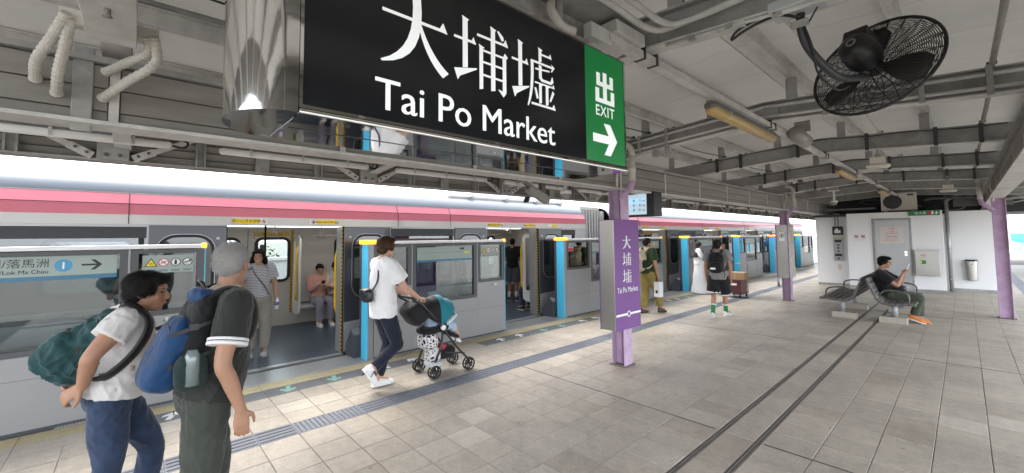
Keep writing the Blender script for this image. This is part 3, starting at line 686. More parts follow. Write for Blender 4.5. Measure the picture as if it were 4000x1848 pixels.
def gate(label, y0, y1, splits, post=True, tail=True, info=None, thin=False):
    g = thing('platform_gate', label, 'platform gate', (-6.11, y0, 0), group='platform edge gates along the train')
    ys = [y0+(.10 if post else 0)]+splits+[y1]
    for i, (a, b_) in enumerate(zip(ys, ys[1:])):
        a += .008 if i else 0; wide = (b_-a) > .95; gb = .72 if wide else (.98 if i == len(ys)-2 else 1.05)
        lo = MB().box(GX0, GX1, a, b_, .03, gb).build('lower_panel', m_apg, g, world=True, bevel=.006)
        MB().box(GX1, GX1+.001, a+.02, b_-.02, .50, .504).build('panel_seam', m_apgd, lo, world=True)
        fr = MB(); holes(fr, GX0+.015, GX1-.008, gb+.002, 1.70, [(a+.07, b_-.07, gb+.05, 1.655)], a+.004, b_-.004); fr = fr.build('pane_frame', m_apgd, g, world=True)
        MB().box(-6.065, -6.057, a+.06, b_-.06, gb+.04, 1.665).build('glass_pane', m_gl, g, world=True)
        MB().box(GX0+.02, GX1-.004, a-.012, a+.006, .03, 1.705).build('mullion', m_apg, g, world=True, bevel=.004)
        if not thin:
            # stickers on the pane
            if i == len(ys)-2 and tail:
                s_ = MB().box(-6.056, -6.0545, a+.10, b_-.10, 1.44, 1.635).build('warning_sticker', m_film, g, world=True); q = MB(); n4 = 4; w4 = (b_-a-.22)/4
                for k in range(4): pict(q, (-6.054, a+.12+w4*(k+.5), 1.555), min(.115, w4*.85), 't' if k == 0 else 'r' if k == 1 else 'k', k-1)
                for k in range(4):
                    for j in range(2): q.box(-6.054, -6.0532, a+.12+w4*k+.015, a+.12+w4*(k+1)-.015, 1.468-j*.012, 1.473-j*.012, 2)
                q.build('pictogram', [m_yel, m_red, m_ink, m_white], s_, world=True)
            if wide and info == 'map':
                s_ = MB().box(-6.056, -6.0545, a+.10, b_-.10, 1.43, 1.64).build('route_map', m_film, g, world=True); q = MB()
                MB().box(-6.056, -6.0545, a+.10, b_-.10, 1.395, 1.43).build('film_band', m_filmb, g, world=True)
                for k in range(13): q.box(-6.054, -6.0532, a+.2+k*.065, a+.212+k*.065, 1.545, 1.552, 0)
                q.box(-6.0542, -6.0534, a+.2, b_-.3, 1.547, 1.55, 1); q.box(-6.054, -6.053, b_-.36, b_-.27, 1.585, 1.62, 0); q.box(-6.054, -6.053, b_-.27, b_-.16, 1.52, 1.545, 2)
                q.build('map_line', [m_ink, m_filmb, m_yel], s_, world=True)
            if wide and info == 'dest':
                s_ = MB().box(-6.056, -6.0545, a+.08, b_-.09, 1.462, 1.655).build('destination_film', m_film, g, world=True); q = MB()
                MB().box(-6.056, -6.0545, a+.08, b_-.09, 1.42, 1.46).build('film_band', m_filmb, g, world=True)
                q.text('羅湖/落馬洲', (-6.054, b_-.575, 1.555), Y3, Z3, .092, .001, 'R', 0); q.text('Lo Wu/Lok Ma Chau', (-6.054, b_-.575, 1.49), Y3, Z3, .054, .001, 'R', 0, fb=.008)
                q.prism(rr(.125, .125, .0624), (-6.054, b_-.475, 1.56), Y3, Z3, (.001,0,0), 1); q.text('1', (-6.0525, b_-.475, 1.528), Y3, Z3, .095, .001, 'C', 2, bold=.02)
                q.prism([(x*.15, y*.13) for x, y in [(-.5,-.07),(.22,-.07),(-.08,-.40),(.14,-.40),(.5,0),(.14,.40),(-.08,.40),(.22,.07),(-.5,.07)]], (-6.054, b_-.275, 1.56), Y3, Z3, (.001,0,0), 0)
                q.build('destination_text', [m_ink, mat('route blue', (.06,.30,.52), .4), m_letter], s_, world=True)
            if i == 0 and post and not wide:
                s_ = MB().box(-6.056, -6.0545, a+.08, a+.28, 1.46, 1.63).build('door_number', m_film, g, world=True); q = MB(); q.text('9', (-6.054, a+.10, 1.56), Y3, Z3, .085, .001, 'L', 2); ring(q, (-6.054, a+.23, 1.59), Y3, Z3, .06, .06, .0299, .008, (.001,0,0), 2)
                q.box(-6.0542, -6.0532, a+.085, a+.275, 1.465, 1.535, 1); q.build('door_number_text', [m_yel, m_red, m_ink, m_white], s_, world=True)
    MB().box(GX0-.002, GX1+.012, y0+.0, y1+.0, 1.708, 1.752).build('top_rail', m_rail, g, world=True, bevel=.006)
    MB().box(GX0+.01, GX1-.01, y0, y1, .0, .03).build('plinth', m_kerb, g, world=True)
    if post:
        MB().box(-6.20, GX1-.004, y0+.008, y0+.10, .0, 1.706).build('post_body', m_apg, g, world=True)
        MB().box(-6.235, GX1+.004, y0-.006, y0+.0075, .0, 1.707).build('end_post', m_cyan, g, world=True, bevel=.006)
        MB().box(-6.29, -6.237, y0-.01, y0+.06, .0, 1.70).build('post_edge', m_apgd, g, world=True)
        MB().box(-6.29, GX1+.016, y0-.03, y0+.13, 1.708, 1.772).build('amber_lamp', m_amber, g, world=True, bevel=.012)
        MB().prism([(0,0),(.32,0),(.32,.34),(.22,.42),(.02,.16)], (-6.60, y0-.10, .0), X3, Z3, (0,.14,0)).build('gap_wedge', m_kerb, g, world=True)
    if tail:
        MB().box(GX1-.006, GX1+.004, y1+.0005, y1+.012, .03, 1.70).build('cyan_edge', m_cyan, g, world=True)  # thin gate edge in the cyan post paint
        MB().box(GX1-.03, GX1+.014, y1-.03, y1+.02, 1.706, 1.765).build('amber_lamp', m_amber, g, world=True, bevel=.006)
        for k in range(2): MB().box(GX1, GX1+.006, y1-.35+k*.1, y1-.31+k*.1, .905, .925).build('indicator', m_green if k == 0 else m_letter, g, world=True)
    return g
gate('platform gate with destination film at the left edge of view', -3.85, .62, [-2.7, -1.36, -.03], info='dest')
gate('platform gate behind the stroller, cyan post and route map on its glass', 2.59, 5.30, [3.32, 4.64], info='map')
gate('long platform gate behind the purple station name column', 7.05, 11.45, [8.02, 9.3, 10.75], info='map')
gate('platform gate behind the woman in the long white robe', 13.14, 15.9, [13.9, 15.25], info='map')
gate('platform gate seen left of the second lilac column', 17.62, 20.3, [18.35, 19.65], info='map')
gate('platform gate hidden partly behind the second lilac column', 22.08, 24.8, [22.8, 24.1], thin=True)
gate('farthest platform gate beside the white cabin', 26.55, 29.3, [27.3, 28.6], thin=True)
# ================================================================== lettering in a serif (Song) hand
def quadc(a, b, c, k=8): return [((1-t)**2*a[0]+2*t*(1-t)*b[0]+t*t*c[0], (1-t)**2*a[1]+2*t*(1-t)*b[1]+t*t*c[1]) for t in [i/k for i in range(k+1)]]
def hz(x0, x1, y, t=.035, tri=.075): return [(x0, y), (x1-tri*1.2, y), (x1-tri*1.2, y), (x1, y-.005), (x1-tri*.75, y+t+tri), (x1-tri*1.35, y+t), (x0, y+t)]
def vt(x, y0, y1, w_=.075): return [(x, y0), (x+w_, y0+.02), (x+w_, y1-.05), (x+w_+.03, y1-.03), (x-.01, y1), (x, y1-.04)]
G_DA = [hz(.04, .97, .62, .04, .09), quadc((.44,.98), (.52,.25), (.02,.02))+quadc((.04,.0), (.66,.12), (.56,.97))[0:], quadc((.52,.63), (.62,.2), (.90,.0))+quadc((.99,.08), (.72,.24), (.56,.63))]
TU = [hz(.0, .38, .63, .035, .06), vt(.145, .24, .98, .085), [(.0,.20),(.06,.05),(.10,.11),(.39,.27),(.39,.29),(.14,.23)]]
G_PO = TU+[hz(.40, 1., .77, .035, .07), vt(.44, .0, .66, .065), [(.50,.60),(.90,.60),(.93,.66),(.99,.61),(.955,.57),(.955,.05),(.90,-.02),(.80,.07),(.80,.08),(.885,.06),(.885,.57),(.50,.57)], hz(.50, .89, .40, .03, .0), hz(.50, .89, .21, .03, .0), vt(.655, .02, .99, .08), [(.80,.97),(.90,.90),(.91,.85),(.87,.83),(.78,.955)]]
G_HUI = [[(x*.95, y) for x, y in p] for p in TU]+[vt(.60, .74, .99, .065), hz(.66, .92, .87, .03, .05), [(.44,.745),(.93,.745),(.90,.78),(.99,.74),(.92,.65),(.90,.655),(.925,.71),(.44,.71)],
    quadc((.41,.74), (.43,.25), (.33,-.02))+quadc((.35,-.03), (.49,.2), (.475,.74)), [(.52,.60),(.86,.635),(.86,.66),(.52,.63)], [(.60,.70),(.665,.69),(.665,.50),(.69,.475),(.88,.475),(.92,.57),(.935,.56),(.955,.48),(.90,.43),(.66,.43),(.60,.48)],
    vt(.60, .05, .40, .06), vt(.76, .05, .40, .06), [(.49,.30),(.53,.30),(.585,.14),(.54,.12)], [(.93,.33),(.97,.29),(.88,.13),(.85,.14)], hz(.42, 1., .01, .035, .06), hz(.50, .98, .375, .025, .04)]
def glyph(mb, g, o, u, v, w_, h_, d, mi=0):
    o, u, v = V(o), V(u), V(v); n = u.cross(v)
    for k, p in enumerate(g): mb.prism([(x*w_, y*h_) for x, y in p], o+n*(.00012*k), u, v, n*d, mi)
OUT = [[(.40,1.),(.60,1.),(.60,.12),(.40,.12)], [(.0,0),(1.,0),(1.,.14),(0,.14)], [(0,.14),(.19,.14),(.19,.45),(0,.45)], [(.81,.14),(1.,.14),(1.,.45),(.81,.45)],
       [(.06,.53),(.94,.53),(.94,.67),(.06,.67)], [(.06,.67),(.24,.67),(.24,.94),(.06,.94)], [(.76,.67),(.94,.67),(.94,.94),(.76,.94)]]

# ================================================================== big hanging station sign
m_face = mat('black sign face', (.008,.009,.011), .18, var=.05, spec=.5)
sg = thing('station_sign', 'large black hanging station sign reading Tai Po Market with a green exit panel', 'sign', (-1.47, 1.2, 2.17))
Y0, Y1, Z0, Z1, XF_, XB_ = .34, 2.05, 2.18, 2.80, -1.28, -1.66
MB().box(XB_+.004, XF_-.004, Y0+.004, Y1, Z0+.02, Z1-.004).build('housing', m_dark, sg, world=True)
for X, s_ in ((XF_, 1), (XB_, -1)):
    MB().box(min(X, X-.01*s_), max(X, X-.01*s_), Y0+.012, 1.69, Z0+.012, Z1-.01).build('black_face', m_face, sg, world=True)
    MB().box(min(X, X-.01*s_), max(X, X-.01*s_), 1.691, Y1-.008, Z0+.012, Z1-.01).build('exit_face', m_litg, sg, world=True)
    fr = MB(); holes(fr, min(X-.012*s_, X+.004*s_), max(X-.012*s_, X+.004*s_), Z0, Z1, [(Y0+.010, Y1-.006, Z0+.010, Z1-.008)], Y0, Y1); fr.build('face_trim', m_chrome, sg, world=True)
b = MB()
for k, g_ in enumerate((G_DA, G_PO, G_HUI)): glyph(b, g_, (XF_+.001, .58+k*.299, 2.39), Y3, Z3, .277, .28, .0012)
me_ = text_mesh('Tai Po Market'); wq = max(v.co.x for v in me_.vertices)-min(v.co.x for v in me_.vertices); sz = .107/.70
b.text('Tai Po Market', (XF_+.001, .569, 2.226), Y3, Z3, sz, .001, 'L', 0, fb=.008, xs=.88/(wq*sz))
b.build('station_name', m_lit, sg, world=True)
b = MB(); glyph(b, OUT, (XF_+.001, 1.775, 2.512), Y3, Z3, .172, .17, .0012)
me_ = text_mesh('EXIT', .008, 1.1); wq = max(v.co.x for v in me_.vertices)-min(v.co.x for v in me_.vertices); sz = .056/.70
b.text('EXIT', (XF_+.001, 1.776, 2.441), Y3, Z3, sz, .001, 'L', 0, bold=.008, spacing=1.1, xs=.17/(wq*sz))
b.prism([(-.11,-.022),(.03,-.022),(-.012,-.085),(.045,-.085),(.108,0),(.045,.085),(-.012,.085),(.03,.022),(-.11,.022)], (XF_+.001, 1.857, 2.317), Y3, Z3, (.0015,0,0)); b.build('exit_text', m_lit, sg, world=True)
# polished underside, and the bulging polished end cap
MB().box(XB_-.004, XF_+.004, Y0, Y1+.02, Z0-.016, Z0-.0005).build('underside', m_chrome, sg, world=True, bevel=.006)
MB().box(-1.473, -1.467, Y0+.02, Y1, Z0-.0175, Z0-.0158).build('underside_seam', m_dark, sg, world=True)
for yy in (.5, 1.2, 1.9): MB().lathe([(.008,0),(.008,-.006)], (-1.33, yy, Z0-.016), n=10).build('screw', m_dark, sg, world=True)
def cap(y, sgn, bulge):
    b = MB(); K = 22; xc, hw = (XF_+XB_)/2, (XF_-XB_)/2+.004
    lo = []; hi = []
    for i in range(K+1):
        t = math.pi*i/K; x = xc+hw*math.cos(t); yy = y+sgn*bulge*math.sin(t)**.9; lo.append((x, yy, Z0-.016)); hi.append((x, yy, Z1))
    b.add(lo+hi, [(i, i+1, K+2+i, K+1+i) if sgn < 0 else (i+1, i, K+1+i, K+2+i) for i in range(K)], 0, True)
    b.add(lo, [tuple(range(K+1))]); b.add(hi, [tuple(reversed(range(K+1)))]); return b
cap(Y0-.002, -1, .155).build('end_cap', m_chromes, sg, world=True); cap(Y1+.002, 1, .03).build('end_cap', m_chrome, sg, world=True)
for yy in (.62, 1.72): MB().tube([(-1.47, yy, Z1-.01), (-1.47, yy, 3.22)], .02, 10).build('hanger_rod', m_steel, sg, world=True)
MB().box(-1.60, -1.34, .45, 2.5, 3.155, 3.18).build('hanger_channel', m_steel, sg, world=True)

# ================================================================== lilac columns and their name boxes
def column(x, y, label, h=2.45, cable=True):
    c = thing('lilac_column', label, 'column', (x, y, 0), group='lilac steel columns of the canopy')
    MB().box(.088, .1, -.1, .1, 0, h).build('flange', m_lilac, c, bevel=.002); MB().box(-.1, -.088, -.1, .1, 0, h).build('flange', m_lilac, c, bevel=.002)
    MB().box(-.088, .088, -.006, .006, 0, h).build('web', m_lilac, c)
    MB().box(-.13, .13, -.13, .13, .001, .012).build('base_plate', m_grout, c)
    for z in (.55, 1.9): MB().lathe([(.014,0),(.014,.008)], (.1, .03, z), (1,0,0), 8).build('bolt', m_lilac, c)
    if cable: MB().tube([(.02,-.03,.0),(.01,-.035,.3),(.03,-.02,.9),(.02,-.02,h)], .013, 8).build('conduit', m_lilac, c)
    return c
COLX = -3.33
column(COLX, 5.12, 'lilac column carrying the purple Tai Po Market box')
column(COLX, 13.2, 'second lilac column carrying the mirror-sided box')
column(.51, 13.5, 'lilac column at the right edge of view before the white cabin', 2.52, False)
column(COLX, 21.2, 'far lilac column mostly hidden by the white cabin')
def pipe_run(label, x, y, s_=1, z0=2.30, m2=m_lilac):
    p = thing('drain_pipe', label, 'pipe', (x, y, z0), group='rainwater pipes beside the columns')
    up_ = curve([(.02*s_,-.12,.0),(.10*s_,-.12,.09),(.17*s_,-.10,.17),(.19*s_,-.08,.27)], 5); MB().tube(up_, .042, 12).build('elbow', m2, p)
    MB().tube([(.19*s_,-.08,.265),(.19*s_,-.08,.62)], .046, 12).build('pipe', m_pvc, p); MB().tube([(.19*s_,-.08,.40),(.19*s_,-.08,.46)], .055, 12).build('collar', m_pvc, p)
    MB().tube(curve([(.19*s_,-.08,.60),(.19*s_,-.08,.70),(.12*s_,-.10,.78),(.02*s_,-.12,.80)], 5), .045, 12).build('bend', m_pvc, p)
    MB().tube(curve([(-.02,-.14,.2),(0,-.16,.35),(.04*s_,-.15,.5),(.02*s_,-.1,.62)], 5), .018, 8).build('flex_conduit', m_pvc, p); return p
pipe_run('cream rainwater pipe bending into the nearest lilac column', COLX+.04, 5.2)
pipe_run('cream rainwater pipe bending into the second lilac column', COLX+.04, 13.28)
pipe_run('cream rainwater pipe bending into the right-hand lilac column', .45, 13.5, -1, 2.25)
nb = thing('station_name_box', 'purple column box with white vertical Tai Po Market lettering', 'sign', (COLX, 5.11, .52))
X0, X1, YA, YB, ZA, ZB = -3.46, -3.20, 4.8, 5.42, .52, 2.02
MB().box(X0+.012, X1-.012, YA+.004, YB-.004, ZA, ZB).build('steel_body', m_steelb, nb, world=True, bevel=.006)
for x0, x1 in ((X1-.012, X1), (X0, X0+.012)): MB().box(x0, x1, YA, YB, ZA-.006, ZB+.006).build('purple_face', m_purple, nb, world=True, bevel=.004)
b = MB()
for k, g_ in enumerate((G_DA, G_PO, G_HUI)): glyph(b, g_, (X1+.0005, 4.985, 1.62-k*.235), Y3, Z3, .215, .185, .0012)
me_ = text_mesh('Tai Po Market'); wq = max(v.co.x for v in me_.vertices)-min(v.co.x for v in me_.vertices)
b.text('Tai Po Market', (X1+.0005, 5.10, 1.02), Y3, Z3, .105, .001, 'C', 0, fb=.003, xs=.52/(wq*.105))
b.box(X1+.0004, X1+.0016, YA+.002, 5.078, .705, .735); b.box(X1+.0004, X1+.0016, 5.142, YB-.002, .705, .735); ring(b, (X1+.0005, 5.11, .72), Y3, Z3, .085, .085, .0424, .013, (.0014,0,0))
b.build('name_lettering', m_letter, nb, world=True)
b2 = thing('mirror_box', 'tall stainless box with poster side on the second lilac column', 'sign', (COLX, 13.2, .6))
m_poster = mat('faded poster', (.42,.38,.34), .25, var=.5, scale=3.2, stretch=(1,3,2))
MB().box(-3.46, -3.2, 12.9, 13.5, .62, 2.06).build('steel_body', m_steelb, b2, world=True, bevel=.006)
MB().box(-3.198, -3.192, 12.93, 13.47, .66, 2.02).build('poster', m_poster, b2, world=True)
for a, c in ((-3.475, -3.455), (-3.205, -3.188)): MB().box(a, c, 12.885, 12.905, .61, 2.07).build('purple_edge', m_purple, b2, world=True)
b = MB().box(-3.40, -3.27, 12.892, 12.898, 1.62, 1.86).build('no_smoking_plate', m_white, b2, world=True)
q = MB(); ring(q, (-3.335, 12.89, 1.76), X3, Z3, .1, .1, .0499, .01, (0,.001,0)); q.obox((-3.335, 12.89, 1.76), (.012,.001,.03), Matrix.Rotation(.4, 3, 'Y')); q.build('plate_symbol', m_ink, b, world=True)
MB().lathe([(.03,0),(.03,.18),(.02,.2)], (-3.47, 12.95, .38), n=10).build('small_canister', m_steelb, b2, world=True)

# departure display hung behind the first column
tv = thing('departure_display', 'black hanging departure display with pale blue lit screen', 'display', (-3.55, 6.1, 2.1))
MB().box(-4.0, -3.27, 6.02, 6.28, 2.11, 2.50).build('casing', m_black, tv, world=True, bevel=.012)
m_scr = mat('lit screen', (.5,.62,.72), .3, emit=(.62,.78,.9), estr=.10, var=.02)
MB().box(-3.96, -3.40, 6.012, 6.019, 2.14, 2.47).build('screen', m_scr, tv, world=True)
b = MB(); m_scb = mat('screen blue', (.04,.35,.55), .3, emit=(.04,.4,.62), estr=.16)
b.box(-3.955, -3.41, 6.0095, 6.0105, 2.325, 2.395, 1)
for k, (n1) in enumerate(('3', '8', '10')):
    z = 2.345-k*.075; b.text(n1, (-3.50, 6.009, z), X3, Z3, .06, .001, 'R', 0); b.text('分鐘', (-3.485, 6.009, z), X3, Z3, .032, .001, 'L', 0)
    b.prism(rr(.045, .045, .0224), (-3.62, 6.0085, z+.02), X3, Z3, (0,.001,0), 2)
b.build('screen_print', [m_ink, mat('screen pale blue', (.4,.6,.75), .3, emit=(.42,.7,.9), estr=.16), m_scb], tv, world=True)
MB().tube([(-3.65, 6.15, 2.5), (-3.65, 6.15, 2.9)], .025, 10).build('drop_tube', m_dark, tv, world=True)

# ================================================================== white cabin at the end
cab = thing('equipment_cabin', 'white equipment cabin with a grey steel door on the platform', 'cabin', (-1.6, 19, 0))
m_cab = mat('white cabin wall', (.86,.865,.87), .5, var=.03, scale=2, grime=.06)
for x0, x1, y in ((-2.655, -.43, 17.6), (-.31, .62, 18.62)):
    MB().box(x0, x1, y, y+.1, .10, 2.46).build('wall_panel', m_cab, cab, world=True, bevel=.006); MB().box(x0, x1, y+.012, y+.1, .0, .10).build('skirting', m_steel, cab, world=True)
MB().box(-3.62, -2.66, 18.15, 18.3, .08, 2.43).build('wall_panel', m_cab, cab, world=True, bevel=.006); MB().box(-3.62, -2.66, 18.16, 18.3, 0, .08).build('skirting', m_steel, cab, world=True)
MB().box(-3.62, .62, 18.75, 24, .0, 2.40).build('cabin_body', m_cab, cab, world=True)
MB().box(-3.6, -.43, 17.72, 18.8, 2.38, 2.44).build('cabin_roof', m_dark, cab, world=True)
MB().box(-3.5, 2.0, 20.5, 24, 2.44, 3.4).build('plant_screen', m_black, cab, world=True)
d = MB().box(-2.02, -1.10, 17.575, 17.60, .02, 2.27).build('door_frame', m_steel, cab, world=True, bevel=.004)
dl = MB().box(-1.96, -1.16, 17.560, 17.575, .04, 2.21).build('door', mat('grey steel door', (.42,.425,.43), .35, .5, var=.05, scale=3), cab, world=True, bevel=.003)
MB().box(-1.28, -1.22, 17.55, 17.56, 1.1, 1.24).lathe([(.02,0),(.02,.03)], (-1.25, 17.55, 1.17), (0,-1,0), 10).build('handle', m_chrome, dl, world=True)
ns = MB().box(-1.83, -1.27, 17.552, 17.5595, 1.49, 2.01).build('danger_notice', mat('notice plate', (.66,.62,.58), .4), dl, world=True)
b = MB(); b.text('危險', (-1.55, 17.5515, 1.92), X3, Z3, .07, .001, 'C'); b.text('有電', (-1.55, 17.5515, 1.84), X3, Z3, .055, .001, 'C'); b.text('未經許可嚴禁進入', (-1.55, 17.5515, 1.78), X3, Z3, .042, .001, 'C'); b.text('DANGER', (-1.55, 17.5515, 1.67), X3, Z3, .062, .001, 'C', bold=.015)
b.text('HIGH VOLTAGE', (-1.55, 17.5515, 1.61), X3, Z3, .04, .001, 'C'); b.text('NO UNAUTHORISED ENTRY', (-1.55, 17.5515, 1.555), X3, Z3, .032, .001, 'C'); b.build('notice_text', m_red, ns, world=True)
es = MB().box(-1.15, -.47, 17.54, 17.595, 2.325, 2.475).build('exit_sign', m_green, cab, world=True, bevel=.004)
b = MB(); b.text('往大堂', (-1.0, 17.539, 2.37), X3, Z3, .085, .001, 'L', 0); b.box(-.72, -.655, 17.5375, 17.5385, 2.35, 2.45, 1); b.box(-.645, -.60, 17.5375, 17.5385, 2.35, 2.45, 0)
b.prism([(-.012,.05),(.012,.05),(.012,-.01),(.04,.02),(.04,-.01),(0,-.055),(-.04,-.01),(-.04,.02),(-.012,-.01)], (-.535, 17.5385, 2.4), X3, Z3, (0,-.001,0), 0); b.build('exit_sign_text', [m_letter, m_red], es, world=True)
for k in range(2):
    q0 = -2.49+k*.17; p = MB().box(q0, q0+.14, 17.588, 17.595, 1.55, 1.78).build('notice_card', m_white, cab, world=True); q = MB(); ring(q, (q0+.07, 17.587, 1.70), X3, Z3, .1, .1, .0499, .012, (0,-.001,0)); q.obox((q0+.07, 17.586, 1.70), (.045,.0008,.007), Matrix.Rotation(.78, 3, 'Y')); q.obox((q0+.07, 17.5865, 1.70), (.03,.0004,.014), None, 1); q.build('notice_symbol', [m_red, m_ink], p, world=True)
MB().box(-3.03, -2.94, 18.142, 18.148, .55, .75).build('faded_sticker', mat('faded sticker', (.68,.62,.52), .5), cab, world=True)
fb = thing('hose_cabinet', 'stainless wall cabinet with small green label beside the steel door', 'cabinet', (-.8, 17.5, .5))
MB().box(-1.05, -.53, 17.46, 17.598, .53, 1.27).build('cabinet_body', m_steelb, fb, world=True, bevel=.006); MB().box(-1.06, -.52, 17.45, 17.60, 1.271, 1.285).build('lid', m_steelb, fb, world=True)
MB().box(-.95, -.82, 17.455, 17.459, .87, .98).build('green_label', m_green, fb, world=True); MB().text('消防', (-.94, 17.4545, 1.10), X3, Z3, .07, .001, 'L').build('cabinet_text', m_red, fb, world=True); MB().box(-.945, -.915, 17.452, 17.4545, .885, .965).build('label_mark', m_yel, fb, world=True)
bn = thing('litter_bin', 'slim stainless litter bin fixed to the recessed white wall', 'bin', (.09, 18.5, .37))
MB().loft([((.09, 18.53, z), X3, Y3, w_, .09) for z, w_ in ((.37,.10),(.39,.105),(.93,.125),(.95,.125))], 20, e=.6).build('bin_body', m_steelb, bn, world=True); MB().loft([((.09, 18.53, z), X3, Y3, .13, .095) for z in (.95,.985)], 20, e=.6).build('bin_lid', m_black, bn, world=True)
q = MB().prism(rr(.1,.1,.0499), (.09, 18.436, .86), X3, Z3, (0,-.001,0)).build('bin_label', m_white, bn, world=True); MB().box(.06, .12, 18.433, 18.4345, .845, .87).build('bin_symbol', m_ink, q, world=True)
ph = thing('help_point', 'grey help phone panel with two dark handset bays on the cabin wall', 'help point', (-3.0, 18.1, .85))
MB().box(-3.12, -2.85, 18.06, 18.14, .86, 1.66).build('panel', mat('grey panel', (.38,.38,.38), .4, .3), ph, world=True, bevel=.01); MB().box(-3.13, -2.84, 18.07, 18.145, 1.76, 2.05).build('header', m_black, ph, world=True)
MB().box(-3.12, -2.85, 18.08, 18.14, 1.66, 1.76).build('neck', mat('tan plate', (.55,.46,.38), .5), ph, world=True)
q = MB().box(-3.07, -2.90, 18.066, 18.069, 1.82, 1.93).box(-3.04, -2.97, 18.064, 18.067, 1.93, 1.98); q.build('handset_symbol', m_letter, ph, world=True)
for z in (1.50, 1.02): MB().box(-3.08, -2.89, 18.05, 18.06, z, z+.09).build('handset_bay', m_black, ph, world=True)
for z in (1.38, 1.28, 1.17, .92): MB().box(-3.02, -2.95, 18.055, 18.0595, z, z+.05).build('button', m_dark, ph, world=True)
for x in (-3.05, -2.97): MB().tube([(x, 18.12, 2.05), (x, 18.12, 2.48)], .018, 8).build('riser_pipe', m_steel, ph, world=True)
MB().box(-3.10, -2.92, 18.08, 18.15, 2.43, 2.50).build('riser_box', m_steel, ph, world=True)
gp = thing('grey_riser_pipe', 'grey vertical pipe between the two white cabin walls', 'pipe', (-.36, 18.4, 0)); MB().tube([(-.345, 18.45, .02), (-.345, 18.45, 2.75)], .045, 12).build('pipe', m_tgrey, gp, world=True)
for z in (.35, 1.3, 2.2): MB().tube([(-.345, 18.45, z), (-.345, 18.45, z+.04)], .055, 12).build('clip', m_steel, gp, world=True)
ac = thing('air_conditioner', 'ivory outdoor air conditioner unit on top of the white cabin', 'air conditioner', (-1.38, 18.1, 2.44))
MB().box(-1.8, -.97, 17.95, 18.25, 2.52, 3.08).build('case', m_offw, ac, world=True, bevel=.015); MB().lathe([(.225,0),(.225,.012),(.2,.016)], (-1.52, 17.948, 2.8), (0,-1,0), 28).build('fan_grille', m_dark, ac, world=True)
q = MB()
for k in range(5): q.lathe([(.05+k*.035,0),(.045+k*.035,.004)], (-1.52, 17.931, 2.8), (0,-1,0), 28)
MB().box(-1.17, -1.03, 17.945, 17.949, 2.98, 3.03).build('name_plate', m_dark, ac, world=True)
for x in (-1.7, -1.05): MB().box(x-.03, x+.03, 17.95, 18.25, 2.44, 2.52).build('foot', m_steel, ac, world=True)
# pipes and cable mess above the cabin
cl = thing('roof_pipework', 'dark tangle of pipes and cables above the white cabin', 'pipework', (0, 18.8, 2.5))
rnd = random.Random(3)
for k in range(16):
    y = 18.5+rnd.random()*1.2; x = -3.4+rnd.random()*4.2; z = 2.5+rnd.random()*.5
    MB().tube(curve([(x, y, z), (x+rnd.uniform(.2,.6), y+rnd.uniform(-.1,.2), z+rnd.uniform(-.1,.25)), (x+rnd.uniform(.7,1.5), y+.2, z+rnd.uniform(-.1,.25))], 4), rnd.choice((.015,.02,.035)), 7).build('cable', rnd.choice((m_black, m_blackm, m_steel_d, m_steel)), cl, world=True)
MB().box(-3.5, -2.0, 18.5, 18.56, 2.62, 2.68).build('tray', m_steel, cl, world=True); MB().box(-.2, 1.0, 18.8, 18.86, 2.6, 2.95).build('tray', m_steel_d, cl, world=True)

# ================================================================== back to back benches
m_slat = mat('grey brown slat', (.12,.112,.105), .5, var=.18, scale=8, rand=.1); m_frame = mat('bench frame', (.12,.118,.115), .4, .4, var=.1); m_conc = mat('granite block', (.40,.36,.30), .8, var=.2, scale=40, bump=.2)
m_gpost = mat('bench post paint', (.36,.37,.38), .4, .2)
def bench(label, x, y, rz):
    t = thing('bench', label, 'bench', (x, y, 0), rz, 'back to back platform benches')
    # local: +x is the direction the sitter faces, length along y
    prof_ = [(-.30,.90),(-.27,.80),(-.235,.70),(-.20,.60),(-.165,.51),(-.08,.425),(.02,.41),(.12,.415),(.22,.425),(.32,.435),(.42,.43)]
    for (x0, z0), (x1, z1) in zip(prof_, prof_[1:]):
        d_ = V((x1-x0, 0, z1-z0)); L = d_.length; M_ = Matrix(((d_.x/L, 0, -d_.z/L), (0,1,0), (d_.z/L, 0, d_.x/L)))
        MB().obox(((x0+x1)/2, 1.0, (z0+z1)/2), (L/2-.009, 1.08, .016), M_).build('slat', m_slat, t, bevel=.006)
    for y_ in (-.05, .48, 1.0, 1.52, 2.05):
        MB().tube([(a, y_, c-.022) for a, c in prof_], .014, 8).build('rib', m_frame, t)
    for y_ in (0.03, 1.97):
        MB().tube(curve([(-.13, y_, .56), (-.02, y_, .66), (.18, y_, .66), (.30, y_, .60), (.31, y_, .44)], 5), .016, 8).build('armrest', m_frame, t)
    for y_ in (.25, 1.75):
        MB().tube([(.08, y_, .12), (.08, y_, .39)], .045, 14).build('post', m_gpost, t); MB().box(-.16, .26, y_-.09, y_+.09, .0, .125).build('granite_block', m_conc, t, bevel=.006)
        MB().box(-.05, .2, y_-.03, y_+.03, .37, .40).build('post_head', m_frame, t)
    return t
bench('dark slatted bench facing the train, empty', -1.78, 13.1, math.pi)
bpy.context.view_layer.update()
bench('dark slatted bench carrying the seated man with a phone', -1.10, 11.05, 0)
